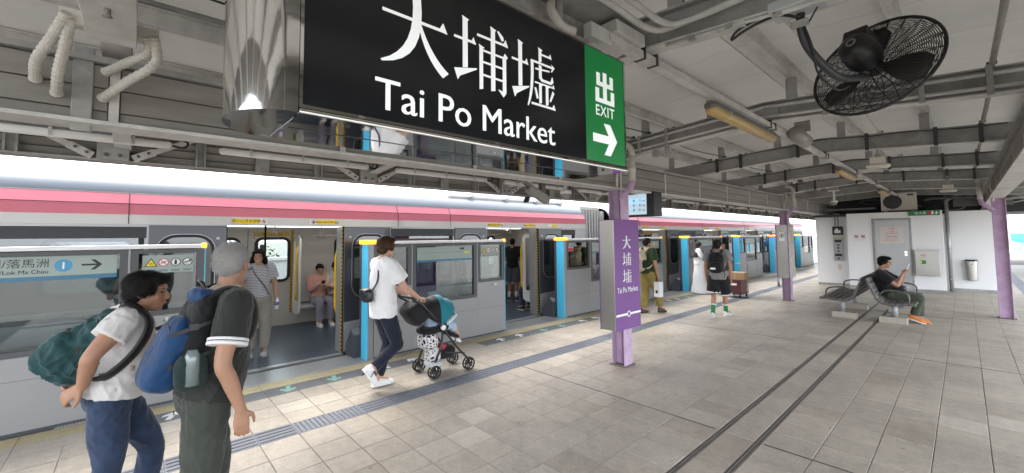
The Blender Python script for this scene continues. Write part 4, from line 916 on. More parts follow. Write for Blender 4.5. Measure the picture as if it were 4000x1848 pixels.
# ================================================================== fan
FC, FN, FR = V((-.323, 3.267, 2.805)), V((.26, .89, -.37)).normalized(), .32
fan = thing('wall_fan', 'large black caged fan hung on a bent tube under the rafter', 'fan', (-.54, 2.62, 3.0))
fa = FN.cross(Z3).normalized(); fb_ = FN.cross(fa)
P_ = lambda r, t, h: FC+(fa*math.cos(t)+fb_*math.sin(t))*r+FN*h
b = MB()
for k in range(30):          # concentric cage wires front and rear
    r_ = .05+k*(FR-.055)/29
    for hh, sg_ in ((.055, 1), (-.055, -1)):
        h = hh*math.sqrt(max(0, 1-(r_/FR)**2))
        b.tube([P_(r_, 2*math.pi*i/36, h) for i in range(37)], .0017, 4, caps=False)
b.build('cage_wire', m_blackm, fan, world=True)
b = MB()
for i in range(22):
    t = 2*math.pi*i/22
    for sg_ in (1, -1): b.tube([P_(r_, t+sg_*.25*(r_/FR), sg_*.057*math.sqrt(max(0, 1-(r_/FR)**2))) for r_ in (.04,.1,.16,.22,.28,.30,FR)], .0026, 5)
b.build('cage_spoke', m_blackm, fan, world=True)
MB().tube([P_(FR, 2*math.pi*i/48, 0) for i in range(49)], .008, 8, caps=False).build('rim', m_blackm, fan, world=True)
for i in range(3):
    t = 2*math.pi*i/3+.4; b = MB(); vs = []
    for r_, w_ in ((.05,.3),(.15,.42),(.24,.36),(.29,.2)):
        vs += [P_(r_, t-w_, -.012), P_(r_, t, .004), P_(r_, t+w_, .02)]
    b.add(vs, [(3*j+k, 3*j+k+1, 3*j+k+4, 3*j+k+3) for j in range(3) for k in range(2)], 0, True)
    o = b.build('blade', mat('fan blade', (.05,.05,.05), .4, .3), fan, world=True); s_ = o.modifiers.new('s', 'SOLIDIFY'); s_.thickness = .003
MB().lathe([(.05,-.02),(.05,.03),(.03,.06)], FC, FN, 18).build('hub', m_blackm, fan, world=True)
mo = FC-FN*.135
MF = Matrix((fa, fb_, FN)).transposed()
MB().lathe([(.04,-.13),(.075,-.11),(.088,-.06),(.09,.03),(.075,.075),(.06,.08)], mo, FN, 22).build('motor', m_black, fan, world=True)
MB().obox(mo+Z3*.085-fa*.01+FN*.01, (.06,.05,.075), MF).build('switch_box', m_black, fan, world=True, bevel=.008)
MB().obox(mo+Z3*.10-fa*.072+FN*.04, (.001,.02,.02), MF).build('green_label', mat('teal label', (.02,.25,.18), .4), fan, world=True)
q = MB(); ring(q, mo-FN*.131+fb_*.0, fa, fb_, .05, .05, .0249, .009, FN*-.004); q.build('motor_badge', mat('worn plate', (.22,.21,.18), .4), fan, world=True)
yk = mo-Z3*.10+FN*.06
pole = curve([(-.54,2.62,3.04),(-.54,2.62,2.90),(-.52,2.66,2.80),(-.47,2.78,2.71),(-.42,2.92,2.675), yk], 6)
MB().tube(pole, .021, 12).build('bent_tube', m_dark, fan, world=True)
MB().tube([yk-V((.02,.03,0)), yk+Z3*.05], .03, 10).build('yoke', m_black, fan, world=True)
MB().box(-.58, -.50, 2.56, 2.60, 2.905, 2.93).build('clamp', m_steel, fan, world=True)
MB().tube(curve([(-.53,2.60,2.93),(-.50,2.63,2.80),(-.50,2.75,2.68),(-.44,2.86,2.60),(-.40,2.95,2.63)], 6), .006, 6).build('power_cable', m_black, fan, world=True)
MB().tube(curve([(-.54,2.58,2.95),(-.62,2.56,2.99),(-.72,2.55,2.985),(-.80,2.54,2.96),(-.86,2.53,2.93),(-.83,2.53,2.97),(-.74,2.54,3.0),(-.64,2.55,3.01)], 6), .008, 6).build('coiled_cable', m_black, fan, world=True)
MB().tube([(-.50,2.60,2.92),(-.43,2.60,3.04)], .004, 6).build('stay_wire', m_black, fan, world=True)
fmx = thing('fan_mount_box', 'pale grey box lamp under the nearest rafter where the fan hangs', 'lamp', (-.5, 2.6, 2.99))
MB().box(-.66, -.25, 2.48, 2.66, 2.985, 3.04).build('box', mat('pale blue grey enamel', (.5,.53,.55), .35, .2), fmx, world=True, bevel=.006); MB().tube([(-.62, 2.52, 2.982), (-.3, 2.52, 2.982)], .014, 8).build('lamp_tube', m_white, fmx, world=True); MB().lathe([(.012,0),(.012,-.006)], (-.63, 2.5, 2.985), n=10).build('bolt', m_dark, fmx, world=True)

# ================================================================== lighting rail, amber lamps, floodlights
rail = thing('lighting_rail', 'white square conduit running along the canopy ridge', 'conduit', (-1.42, 10, 3.0))
MB().box(-1.452, -1.39, 2.1, 24, 2.985, 3.035).build('conduit', m_flange, rail, world=True)
for y in BY:
    if 2 < y < 20:
        MB().box(-1.46, -1.38, y-.09, y-.075, 2.978, 3.07).build('clip', m_dark, rail, world=True); MB().box(-1.46, -1.38, y+.075, y+.09, 2.978, 3.07).build('clip', m_dark, rail, world=True)
MB().box(-1.47, -1.37, 10.95, 11.12, 2.92, 2.99).build('junction', m_offw, rail, world=True)
m_amb = mat('yellowed lamp cover', (.52,.37,.14), .35, var=.12, scale=8, spec=.6)
def amber(y, L, label):
    a = thing('batten_lamp', label, 'lamp', (-1.45, y, 2.9), group='yellowed batten lamps under the ridge conduit')
    MB().loft([((0, -L/2+q, .035), X3, Z3, w_, .03) for q, w_ in ((0,.03),(.02,.055),(L-.02,.055),(L,.03))], 14, e=.7).build('tray', m_steel_d, a)
    MB().loft([((0, -L/2+q, .002), X3, Z3, w_, h_) for q, w_, h_ in ((.005,.02,.015),(.03,.05,.045),(L-.03,.05,.045),(L-.005,.02,.015))], 14, e=.8).build('diffuser', m_amb, a)
    for s_ in (-.3, .3): MB().tube([(.058*math.cos(t), s_*L, .01+.058*math.sin(t)) for t in [math.pi*2*i/14 for i in range(15)]], .0035, 5).build('tie_wire', m_pvc, a)
amber(4.55, 1.75, 'nearest yellowed batten lamp under the ridge conduit'); amber(9.9, 1.6, 'middle yellowed batten lamp under the ridge conduit'); amber(15.2, 1.6, 'farthest yellowed batten lamp near the cabin')
sp = thing('horn_tube', 'open grey cylinder hung beside the ridge conduit', 'speaker', (-1.32, 6.2, 2.98))
q = MB().lathe([(.085,0),(.085,.52),(.072,.52),(.072,.01)], (-1.30, 5.75, 2.99), (-.03,1,-.02), 24); q.build('cylinder', mat('grey tube', (.33,.32,.30), .4, .2), sp, world=True); MB().lathe([(.071,.02),(.071,.022)], (-1.30, 5.75, 2.99), (-.03,1,-.02), 24).build('dark_mouth', m_black, sp, world=True)
MB().box(-1.36, -1.2, 6.0, 6.03, 3.05, 3.18).build('bracket', m_steel, sp, world=True)
def flood(label, x, y, z, drop):
    f_ = thing('floodlight', label, 'lamp', (x, y, z)); MB().box(-.012, .012, -.02, .02, .12, drop).build('drop_bar', m_steel, f_); MB().box(-.03,.03,-.03,.03,.09,.14).build('bracket', m_steel, f_)
    MB().box(-.085, .085, -.06, .06, .0, .10).build('gear_box', m_offw, f_, bevel=.008); MB().loft([((0,0,z_), X3, Y3, w_, w_*.7) for z_, w_ in ((-.055,.12),(-.03,.135),(-.012,.13),(-.002,.09))], 16, e=.4).build('lens_hood', m_offw, f_)
flood('ivory floodlight hanging from the second rafter in view', -.80, 7.93, 2.80, .32)
flood('ivory floodlight hanging deep in the canopy', -.2, 13.2, 2.75, .3)
# rafter conduits and clips
for i, y in enumerate([5.25, 7.93, 10.61, 13.29]):
    rc = thing('rafter_conduit', ['grey conduit pair clipped to the rafter above the name box', 'black cable along the rafter holding the floodlight', 'cable along the third rafter', 'cable along the fourth rafter'][i], 'conduit', (XR, y, 3.1), group='conduits clipped along the rafters')
    off = (.05, .16) if i == 0 else (.2,)
    for o_ in off:
        for xa, xb in ((-3.3, XR), (XR, .42)):
            n = 6; MB().tube([(xa+(xb-xa)*k/n, y-.085, zb(xa+(xb-xa)*k/n)+o_+(.012*math.sin(k*2.1+i) if i else 0)) for k in range(n+1)], .016 if i == 0 else .007, 7).build('conduit', m_flange if i == 0 else m_black, rc, world=True)
    for x in (-3.0, -2.6, -1.75, -.9, -.2, .2):
        MB().box(x-.02, x+.02, y-.105, y-.066, zb(x)-.012, zb(x)+.235).build('strap', m_steel if i == 0 else m_dark, rc, world=True)
    if i == 0:
        for x in (-2.78, -2.60): MB().box(x-.03, x+.03, y-.09, y-.02, zb(x)-.10, zb(x)-.01).build('hook', m_steel, rc, world=True)
MB().tube(curve([(-3.2,5.16,2.92),(-3.1,5.14,2.84),(-3.12,5.12,2.75),(-3.2,5.1,2.68)], 5), .022, 8).build('flex', m_pvc, bpy.data.objects['rafter_conduit'], world=True)
# near rafter: white conduit with boxes along its flange
nc = thing('near_rafter_conduit', 'white conduit with small boxes along the nearest rafter', 'conduit', (-.9, 2.5, 3.02))
MB().tube([(x, 2.515, zb(x)-.012) for x in (-1.25, -1.0, -.7, -.4, .1)], .011, 8).build('conduit', m_flange, nc, world=True)
for x in (-1.08, -.86, -.62): MB().box(x-.02, x+.02, 2.49, 2.53, zb(x)-.03, zb(x)-.002).build('clip', m_steel, nc, world=True)
MB().box(-.92, -.78, 2.495, 2.535, zb(-.85)-.035, zb(-.85)-.008).build('junction_box', m_flange, nc, world=True)
# corroded junction cluster above the right end of the big sign
jc = thing('junction_cluster', 'corroded grey conduit boxes and elbow pipes above the sign end', 'conduit', (-1.5, 2.2, 3.0))
MB().box(-1.60, -1.36, 2.12, 2.45, 3.04, 3.12).box(-1.46, -1.40, 1.92, 2.12, 2.96, 3.05).build('box', m_flange, jc, world=True, bevel=.006)
m_rust = mat('flaking paint', (.42,.41,.40), .7, var=.45, scale=22, grime=.8, bump=.4, bscale=30)
MB().box(-1.66, -1.58, 1.0, 2.55, 3.06, 3.24).build('flaking_channel', m_rust, jc, world=True)
for k, x in enumerate((-1.30, -1.20)): MB().tube(curve([(x-.1, 1.6, 3.2), (x-.02, 2.0, 3.14), (x, 2.38, 3.12), (x+.1, 2.50, 3.13), (x+.5, 2.50, 3.14)], 5), .02, 8).build('pipe', m_flange, jc, world=True)
MB().tube(curve([(-1.52,1.75,3.16),(-1.50,1.68,3.08),(-1.46,1.72,2.97),(-1.43,1.80,2.95)], 6), .026, 8).build('flex', m_pvc, jc, world=True)
# left: flexible conduits from the rafter trunking into the fascia boards
tk = thing('trunking', 'pale cable trunking under the left rafter with wing nuts', 'trunking', (-2.4, -.11, 2.95))
MB().box(-3.05, -.6, -.215, -.02, 2.86, 2.955).build('tray', m_flange, tk, world=True, bevel=.004); MB().box(-3.06, -2.98, -.31, .07, 2.90, 2.97).build('end_box', m_offw, tk, world=True)
for x in (-2.6, -2.25): MB().lathe([(.012,0),(.012,-.03),(.02,-.035)], (x, -.12, 2.86), n=8).build('wing_nut', m_steel, tk, world=True)
MB().box(-3.402, -3.36, -.285, -.20, 2.43, 2.92).build('hanger_plate', m_steel, tk, world=True, bevel=.004)
for k, pts in enumerate(([(-2.95,-.28,2.93),(-3.05,-.33,2.84),(-3.2,-.40,2.74),(-3.36,-.42,2.68)], [(-2.98,-.27,2.92),(-3.06,-.29,2.80),(-3.18,-.32,2.69),(-3.36,-.34,2.62)], [(-2.98,.02,2.92),(-3.06,.03,2.86),(-3.2,-.06,2.82),(-3.36,-.15,2.79)], [(-2.96,.05,2.92),(-3.04,.06,2.80),(-3.18,-.06,2.70),(-3.36,-.16,2.63)])):
    fx = thing('flexible_conduit', 'ribbed cream flexible conduit entering the grey boards, %s of four' % ('first', 'second', 'third', 'fourth')[k], 'conduit', pts[0], group='flexible conduits at the upper left')
    cp = curve(pts, 12); rs = [.021+.0042*(i % 2) for i in range(len(cp))]; MB().tube(cp, rs, 12, sm=False).build('hose', m_pvc, fx, world=True); MB().tube([cp[-2], cp[-1]], .028, 10).build('gland', m_offw, fx, world=True)

# thin longitudinal service runs under the roof
for i, (x, dz, r_, lab) in enumerate(((-2.55,.23,.012,'thin white pipe along the canopy left of the ridge'), (-.75,.24,.014,'thin white pipe along the canopy right of the ridge'), (.22,.25,.02,'grey pipe along the canopy beside the right beam'), (-3.15,.25,.018,'grey pipe along the canopy beside the left beam'), (-2.9,.26,.007,'black cable sagging along the canopy beside the left beam'))):
    sv = thing('service_pipe', lab, 'pipe', (x, 10, zb(x)+dz), group='service pipes under the roof'); pts = []
    for y in BY:
        if y > 20: break
        pts += [(x, y, zb(x)+dz), (x+.01, y+1.34, zb(x)+dz-(.05 if r_ < .01 else .004))]
    MB().tube(curve(pts, 3), r_, 7).build('pipe', m_black if r_ < .01 else (m_flange if i < 2 else m_steel), sv, world=True)
    for y in BY:
        if y < 20: MB().box(x-.03, x+.03, y-.02, y+.02, zb(x)+dz+r_*.6, zb(x)+dz+r_+.012).build('saddle', m_dark, sv, world=True)
# ================================================================== fluorescent battens along the edge
m_fl = mat('white batten lamp', (.80,.80,.78), .35, var=.03)
fl0 = None
for k in range(11):
    y0 = -1.45+k*2.13; lab = 'white fluorescent batten on the canopy edge, number %d from the left' % (k+1)
    lab = ['white fluorescent batten at the far left of the canopy edge', 'white fluorescent batten below the chrome end of the sign', 'white fluorescent batten under the middle of the big sign', 'white fluorescent batten left of the first lilac column', 'white fluorescent batten just right of the first lilac column'][k] if k < 5 else 'white fluorescent batten farther along the canopy edge, %s from the left' % ('sixth', 'seventh', 'eighth', 'ninth', 'tenth', 'eleventh')[k-5]
    if fl0 is None:
        fl0 = thing('fluorescent_batten', lab, 'lamp', (-5.6, y0, 2.795), group='fluorescent battens along the canopy edge')
        MB().loft([((0, q, 0), X3, Z3, w_, w_) for q, w_ in ((0,.02),(.02,.04),(1.70,.04),(1.72,.02))], 12, e=.75).build('cover', m_fl, fl0); MB().box(-.03, .03, .05, 1.67, .036, .06).build('tray', m_steel_d, fl0)
        for q in (.3, .86, 1.42): MB().box(-.048, .048, q-.012, q+.012, -.03, .048).build('clip', m_flange, fl0); MB().tube([(0, q, .05), (0, q, .17)], .006, 6).build('rod', m_dark, fl0)
        MB().tube(curve([(0,1.72,0),(.0,1.82,-.01),(0,1.85,.05),(0,1.76,.08)], 5), .012, 6).build('lead', m_black, fl0)
    else: dup(fl0, (-5.6, y0, 2.795), 0, lab)
# cameras
cm = thing('security_camera', 'grey box security camera pointing down left of the first column', 'camera', (-4.0, 4.1, 2.4))
Mc = Matrix.Rotation(R(-22), 3, 'X'); MB().obox((-4.0, 4.15, 2.385), (.05, .21, .05), Mc).build('camera_body', mat('camera tan', (.30,.285,.26), .5), cm, world=True, bevel=.008); MB().obox((-4.0, 4.13, 2.44), (.06, .25, .006), Mc).build('sunshield', m_steel, cm, world=True)
MB().obox((-4.0, 3.935, 2.305), (.04, .012, .04), Mc).build('lens_window', m_black, cm, world=True); MB().box(-4.03, -3.97, 4.2, 4.28, 2.40, 2.7).build('bracket', m_steel_d, cm, world=True)
MB().tube(curve([(-4.0,4.0,2.42),(-4.0,3.92,2.5),(-4.0,3.95,2.62),(-4.0,4.05,2.7)], 5), .009, 6).build('lead', m_black, cm, world=True)
def dome(label, x, y, z):
    t = thing('dome_camera', label, 'camera', (x, y, z), group='dome cameras'); MB().lathe([(.075,.06),(.085,.05),(.085,.0)], (0,0,0), n=20).build('housing', m_white, t); MB().lathe([(.075,0),(.07,-.03),(.05,-.06),(.02,-.075)], (0,0,0), n=20).build('dome', mat('smoked dome', (.3,.3,.31), .1), t); MB().tube([(0,0,.06),(0,0,.34)], .03, 10).build('drop_tube', m_white, t); MB().box(-.13,.13,-.02,.02,.33,.37).build('cross_bar', m_white, t)
dome('white dome camera left of the first lilac column', -4.0, 4.75, 2.43); dome('white dome camera on a drop tube left of the white cabin', -2.52, 15.0, 2.70)
# ================================================================== people
def fuse(mb, vox, sm_it=4, sm_f=.5):
    me = mb.mesh('tmp', []); o = bpy.data.objects.new('tmp', me); TS.collection.objects.link(o)
    r_ = o.modifiers.new('r', 'REMESH'); r_.mode = 'VOXEL'; r_.voxel_size = vox; r_.adaptivity = 0
    if sm_it:
        s_ = o.modifiers.new('s', 'SMOOTH'); s_.factor = sm_f; s_.iterations = sm_it
    TS.view_layers[0].update(); out = bpy.data.meshes.new_from_object(o.evaluated_get(TS.view_layers[0].depsgraph))
    bpy.data.objects.remove(o); bpy.data.meshes.remove(me)
    out.polygons.foreach_set('use_smooth', [True]*len(out.polygons)); return out
_rs = np.random.RandomState(5); _PM = np.concatenate([_rs.permutation(256)]*3); _GR = _rs.normal(size=(256, 3)); _GR /= np.linalg.norm(_GR, axis=1)[:, None]
def pnoise(p):
    i = np.floor(p).astype(int); f = p-i; i &= 255; u = f*f*f*(f*(f*6-15)+10); out = 0
    for dx in (0, 1):
        for dy in (0, 1):
            for dz in (0, 1):
                g = _GR[_PM[_PM[_PM[(i[:, 0]+dx) & 255]+((i[:, 1]+dy) & 255)]+((i[:, 2]+dz) & 255)]]
                d = g[:, 0]*(f[:, 0]-dx)+g[:, 1]*(f[:, 1]-dy)+g[:, 2]*(f[:, 2]-dz)
                out = out+d*(u[:, 0] if dx else 1-u[:, 0])*(u[:, 1] if dy else 1-u[:, 1])*(u[:, 2] if dz else 1-u[:, 2])
    return out
def wrinkle(me, amp, freq=(14,14,7), seed=0, fold=0.):
    n = len(me.vertices); co = np.empty(n*3); me.vertices.foreach_get('co', co); co = co.reshape(-1, 3)
    no = np.empty(n*3); me.vertices.foreach_get('normal', no); no = no.reshape(-1, 3)
    p = co*np.array(freq)+np.array([seed*.37+50, seed*.71+60, 70+seed*.13]); q = (pnoise(p)*.65+pnoise(p*2.3)*.35)*(.45 if fold else 1)
    if fold:
        c, s_ = .78, .62; r_ = co.copy(); r_[:, 2] = co[:, 2]*c+(co[:, 1]+co[:, 0])*s_*1.3
        w1 = pnoise(r_*np.array([7, 7, 12])+seed+30); r_[:, 2] = co[:, 2]*c-(co[:, 1]-co[:, 0])*s_*1.3; w2 = pnoise(r_*np.array([9, 9, 15])+seed*2+90)
        w3 = pnoise(r_*np.array([16, 16, 30])+seed*3+10); q += fold*np.clip(.10-np.abs(w3), -.05, 1)*2.2
        q += fold*(np.clip(.16-np.abs(w1), -.12, 1)+np.clip(.14-np.abs(w2), -.10, 1))*3.4
    me.vertices.foreach_set('co', (co+no*(amp*q)[:, None]).ravel()); me.update()
def limb(mb, pts, rs, n=14, k=5, caps=True):
    P = curve(pts, k); m = len(pts)-1; rr_ = []
    for i in range(len(P)):
        t = i/k; a = min(int(t), m-1); q = t-a; q = q*q*(3-2*q); rr_.append(rs[a]*(1-q)+rs[a+1]*q)
    mb.tube(P, rr_, n); mb.ell(P[0], (rr_[0],)*3, None, n, 8); mb.ell(P[-1], (rr_[-1],)*3, None, n, 8)
def trunk(mb, C, ax, RX, RY, n=20, k=4):
    # C centres, ax lateral axes, radii
    P = curve(C, k); m = len(C)-1; rings = []
    for i in range(len(P)):
        t = i/k; a = min(int(t), m-1); q = t-a; q2 = q*q*(3-2*q)
        x = (V(ax[a])*(1-q)+V(ax[a+1])*q).normalized(); d = (P[min(i+1, len(P)-1)]-P[max(i-1, 0)]).normalized(); x = (x-d*x.dot(d)).normalized(); y = d.cross(x)
        rings.append((P[i], x, y, RX[a]*(1-q2)+RX[a+1]*q2, RY[a]*(1-q2)+RY[a+1]*q2))
    mb.loft(rings, n)
def hand(mb, wr, d, nrm, side, curl=.5, s=1., fr=.0085, spread=.05):
    # d: direction to the fingers, nrm: out of the back of the hand, side: direction of the thumb
    d = V(d).normalized(); th = V(side); th = (th-d*th.dot(d)).normalized(); nr = d.cross(th); 
    if nr.dot(V(nrm)) < 0: nr = -nr
    wr = V(wr); mb.loft([(wr-d*.01, th, nr, .026*s, .02*s), (wr+d*.03*s, th, nr, .034*s, .018*s), (wr+d*.07*s, th, nr, .04*s, .016*s), (wr+d*.09*s, th, nr, .038*s, .013*s)], 14)
    for i, (o, L) in enumerate(((.029,.07),(.010,.078),(-.010,.072),(-.028,.056))):
        p = wr+d*.082*s+th*o*s; a = 0; pts = [p]; dd = (d+th*o*spread*20).normalized()
        for seg, c_ in ((.42, .5), (.33, .9), (.25, .8)):
            a += curl*c_; v_ = dd*math.cos(a)-nr*math.sin(a); p = p+v_*(L*seg*s); pts.append(p)
        mb.tube(pts, [fr*s*1.08, fr*s, fr*s*.93, fr*s*.8], 8); mb.ell(pts[-1], (fr*s*.8,)*3, None, 8, 6); mb.ell(pts[1], (fr*s,)*3, None, 8, 6)
    p = wr+d*.022*s+th*.026*s; p2 = p+(d*.6+th*.75-nr*.25).normalized()*.035*s; p3 = p2+(d*.9+th*.25-nr*.35).normalized()*.03*s; p4 = p3+(d*.95-nr*.4*curl).normalized()*.022*s
    mb.tube([p, p2, p3, p4], [.014*s, .0115*s, .010*s, .008*s], 8); mb.ell(p4, (.008*s,)*3, None, 8, 6)
def rot(yaw=0, pitch=0, roll=0): return Matrix.Rotation(yaw, 3, 'Z') @ Matrix.Rotation(pitch, 3, 'X') @ Matrix.Rotation(roll, 3, 'Y')
def head(mb, c, M, s=1.):
    e = lambda p, r_, m=None: mb.ell(V(c)+M@(V(p)*s), V(r_)*s, M if m is None else M@m, 18, 12)
    e((0,-.012,.028), (.074,.094,.088)); e((0,.022,-.03), (.061,.068,.082)); e((0,.044,-.082), (.043,.043,.032)); e((0,.072,-.098), (.021,.017,.016)); e((0,.068,.03), (.052,.022,.026)); e((0,.0,-.06), (.056,.06,.05))
    for q in (-1, 1):
        e((q*.075,-.01,-.008), (.011,.02,.032), Matrix.Rotation(q*.25, 3, 'Z')); e((q*.036,.062,-.026), (.023,.02,.024))
    mb.tube([V(c)+M@(V(p)*s) for p in ((0,.082,.012),(0,.095,-.008),(0,.108,-.03))], [.009*s,.011*s,.013*s], 8); e((0,.103,-.033), (.016,.014,.010)); e((0,.086,-.058), (.024,.012,.008)); e((0,.084,-.068), (.022,.012,.008))
def shoe(p, d, s=1., L=.28, M=None):
    # p ankle joint (about .08 above the sole), d toe direction
    d = V(d).normalized(); x = d.cross(Z3) if abs(d.z) < .9 else X3.copy(); x.normalize(); u = x.cross(d); p = V(p); b = MB()
    R_ = [(-.07,-.045,.028,.03),(-.05,-.03,.04,.05),(.0,-.025,.042,.055),(.05,-.04,.043,.044),(.10,-.052,.046,.034),(.15,-.058,.044,.027),(.185,-.064,.032,.02),(.2,-.066,.015,.012)]
    k = L/.28*s; b.loft([(p+d*a*k+u*z*s, x, u, w_*s, h_*s) for a, z, w_, h_ in R_], 14)
    sl = MB(); sl.loft([(p+d*a*k+u*(-.083)*s, x, u, w_*s*1.04+.002, .012*s) for a, z, w_, h_ in R_], 14, e=.7); return b, sl
SKIN = mat('skin', (.37,.20,.13), .5, var=.08, scale=25, bump=.05, bscale=200, spec=.4); SKINP = mat('fair skin', (.52,.31,.22), .5, var=.06, scale=25, spec=.4); SKIND = mat('tan skin', (.36,.19,.12), .5, var=.08, scale=25, spec=.4)
HAIRB = mat('black hair', (.012,.010,.009), .75, var=.4, scale=60, stretch=(1,1,.2), bump=.5, bscale=90, dist=.006); HAIRBR = mat('brown hair', (.075,.04,.022), .5, var=.4, scale=60, stretch=(1,1,.2), bump=.5, bscale=90, dist=.006)
for m_ in (HAIRB, HAIRBR): m_.node_tree.nodes['Principled BSDF'].inputs['Specular IOR Level'].default_value = .25
HAIRG = mat('cropped grey hair', (.40,.385,.375), .85, var=.1, scale=120, bump=.2, bscale=260, dist=.004)
def cloth(name, col, var=.1, rough=.85, bscale=220, **k): return mat(name, col, rough, var=var, scale=9, bump=.25, bscale=bscale, sheen=.15, spec=.2, dist=.002, **k)
def person(label, loc, rz, J, skin=SKIN, vox=.012, shirt=None, sleeve=.6, hem=0., pants=None, plen=1., shoes=None, hair=None, hairm=HAIRB, hscale=1., hp=(0,0,0), width=1., belly=0., skirt=None, socks=None, hands=True, curl=(.5,.5), inflate=.014, pinf=.018, seed=1, neckline=0., eyes=True, shoeL=.27, wr=1., strands=0):
    t = thing('person', label, 'person', loc, rz)
    J = {k: V(v) for k, v in J.items()}
    P, W, C, N, H = J['pelvis'], J['waist'], J['chest'], J['neck'], J['head']
    hx = (J['hipR']-J['hipL']).normalized(); sx = (J['shR']-J['shL']).normalized(); mx_ = (hx+sx).normalized()
    M = rot(*hp); w_ = width
    bl = Y3*belly*.5
    TC = [P-Z3*.10, P, W+bl, C, C.lerp(N, .55), C.lerp(N, .88), N.lerp(H, .12)]
    TA = [hx, hx, mx_, sx, sx, sx, sx]; TX = [.10*w_, .158*w_, .135*w_, .160*w_, .160*w_, .105*w_, .058]; TY = [.085, .112, .10+belly*.5, .113, .10, .074, .058]
    body = MB(); trunk(body, TC, TA, TX, TY); limb(body, [N-(H-N)*.2, H-(H-N).normalized()*.04], [.054, .050]); head(body, H, M, hscale)
    AR = [.056, .049, .041, .040, .027]
    for sd in 'RL':
        s_, e_, wr_ = J['sh'+sd], J['el'+sd], J['wr'+sd]
        limb(body, [s_, s_.lerp(e_, .5), e_, e_.lerp(wr_, .35), wr_], AR)
        limb(body, [N.lerp(s_, .35)-Z3*.02, s_], [.06, .058])
        if hands:
            d = J.get('hd'+sd, (wr_-e_)); hand(body, wr_, d, J.get('hn'+sd, (1 if sd == 'R' else -1)*sx), J.get('ht'+sd, Y3), curl[0 if sd == 'R' else 1], 1.0, max(.0085, vox*.82))
        h_, k_, a_ = J['hip'+sd], J['kn'+sd], J['an'+sd]
        limb(body, [h_, h_.lerp(k_, .5), k_, k_.lerp(a_, .35), a_], [.085, .074, .054, .055, .036]); limb(body, [a_, a_+V(J.get('toe'+sd, Y3))*.12-Z3*.03], [.035, .03])
    me = fuse(body, vox, 3, .5); me.materials.append(skin); bo = link('body', me, t)
    up_ = vox*1.15
    def cl(name, mb, m, amp, freq, fold=.0, v=up_, it=3, par=None):
        q = fuse(mb, v, it, .5); wrinkle(q, amp*wr, freq, seed, fold); q.materials.append(m); return link(name, q, par or t)
    if shirt:
        b = MB(); I = inflate; hc = P.lerp(W, .25)-Z3*hem if not skirt else P.lerp(W, .4)
        trunk(b, [hc-Z3*.02, hc.lerp(W, .45)+bl*.6, W+bl, C, C.lerp(N, .55), C.lerp(N, .86), N.lerp(H, .02+neckline)], [hx, hx, mx_, sx, sx, sx, sx], [.160*w_+I*1.3, .158*w_+I*1.2, .140*w_+I*1.3, .160*w_+I, .160*w_+I*.8, .110*w_+I*.5, .056], [.112+I*1.4+belly*.3, .112+I*1.4+belly*.4, .104+I*1.5+belly*.5, .113+I, .10+I*.8, .076+I*.4, .056])
        for sd in 'RL':
            s_, e_, wr_ = J['sh'+sd], J['el'+sd], J['wr'+sd]; limb(b, [N.lerp(s_, .3)-Z3*.02, s_], [.06+I*.6, .060+I*.8])
            if sleeve <= 1: 
                q = s_.lerp(e_, sleeve); b.tube([s_, s_.lerp(q, .5), q], [.062+I, .060+I*1.2, .058+I*1.5], 16)
            else:
                q = e_.lerp(wr_, min(1, sleeve-1)); limb(b, [s_, s_.lerp(e_, .5), e_, e_.lerp(q, .5), q], [.06+I, .055+I, .047+I, .045+I, .034+I])
        cl('shirt', b, shirt, .012, (11,11,6), .5)
    if skirt:
        b = MB(); g0 = V((P.x, P.y, .02)); trunk(b, [g0, P.lerp(g0, .5), P, W, C], [hx]*5, [.30, .24, .18, .155, .17], [.26, .20, .14, .115, .12], 26); cl('long_skirt', b, skirt, .03, (9,9,1.2), 0)
    if pants:
        b = MB(); I = pinf; trunk(b, [P-Z3*.11, P-Z3*.02, P.lerp(W, .55)], [hx, hx, hx], [.11*w_, .158*w_+I*.8, .140*w_+I*.7], [.09, .113+I*.8, .103+I*.6+belly*.4])
        for sd in 'RL':
            h_, k_, a_ = J['hip'+sd], J['kn'+sd], J['an'+sd]
            if plen >= .99: limb(b, [h_+Z3*.0, h_.lerp(k_, .5), k_, k_.lerp(a_, .5)], [.088+I, .078+I, .058+I, .056+I]); e_ = a_+(k_-a_)*.06; b.tube([k_.lerp(a_, .45), k_.lerp(a_, .75), e_], [.055+I, .052+I, .050+I], 14)
            elif plen > .55: e_ = k_.lerp(a_, (plen-.5)*2); limb(b, [h_, h_.lerp(k_, .5), k_], [.088+I, .078+I, .058+I]); b.tube([k_, k_.lerp(e_, .5), e_], [.058+I, .054+I, .048+I], 14)
            else: e_ = h_.lerp(k_, plen*2); b.tube([h_+Z3*.02, h_.lerp(e_, .5), e_], [.09+I, .088+I*1.4, .085+I*2], 16)
        cl('trousers', b, pants, .010, (10,10,9), .6)
    if socks:
        for sd in 'RL': k_, a_ = J['kn'+sd], J['an'+sd]; b = MB(); b.tube([a_.lerp(k_, .42), a_.lerp(k_, .2), a_-Z3*.02], [.052,.046,.043], 12); b.build('sock', socks, t)
    if shoes:
        for sd in 'RL':
            b, sl = shoe(J['an'+sd], J.get('toe'+sd, Y3), 1., shoeL); so = link('shoe', (lambda m_: (m_.materials.append(shoes[0]), m_)[1])(fuse(b, max(.008, vox*.7), 2, .4)), t); sl.build('sole', shoes[1], so)
    hm = MB(); e = lambda p, r_, m=None: hm.ell(H+M@(V(p)*hscale), V(r_)*hscale, M if m is None else M@m, 20, 12)
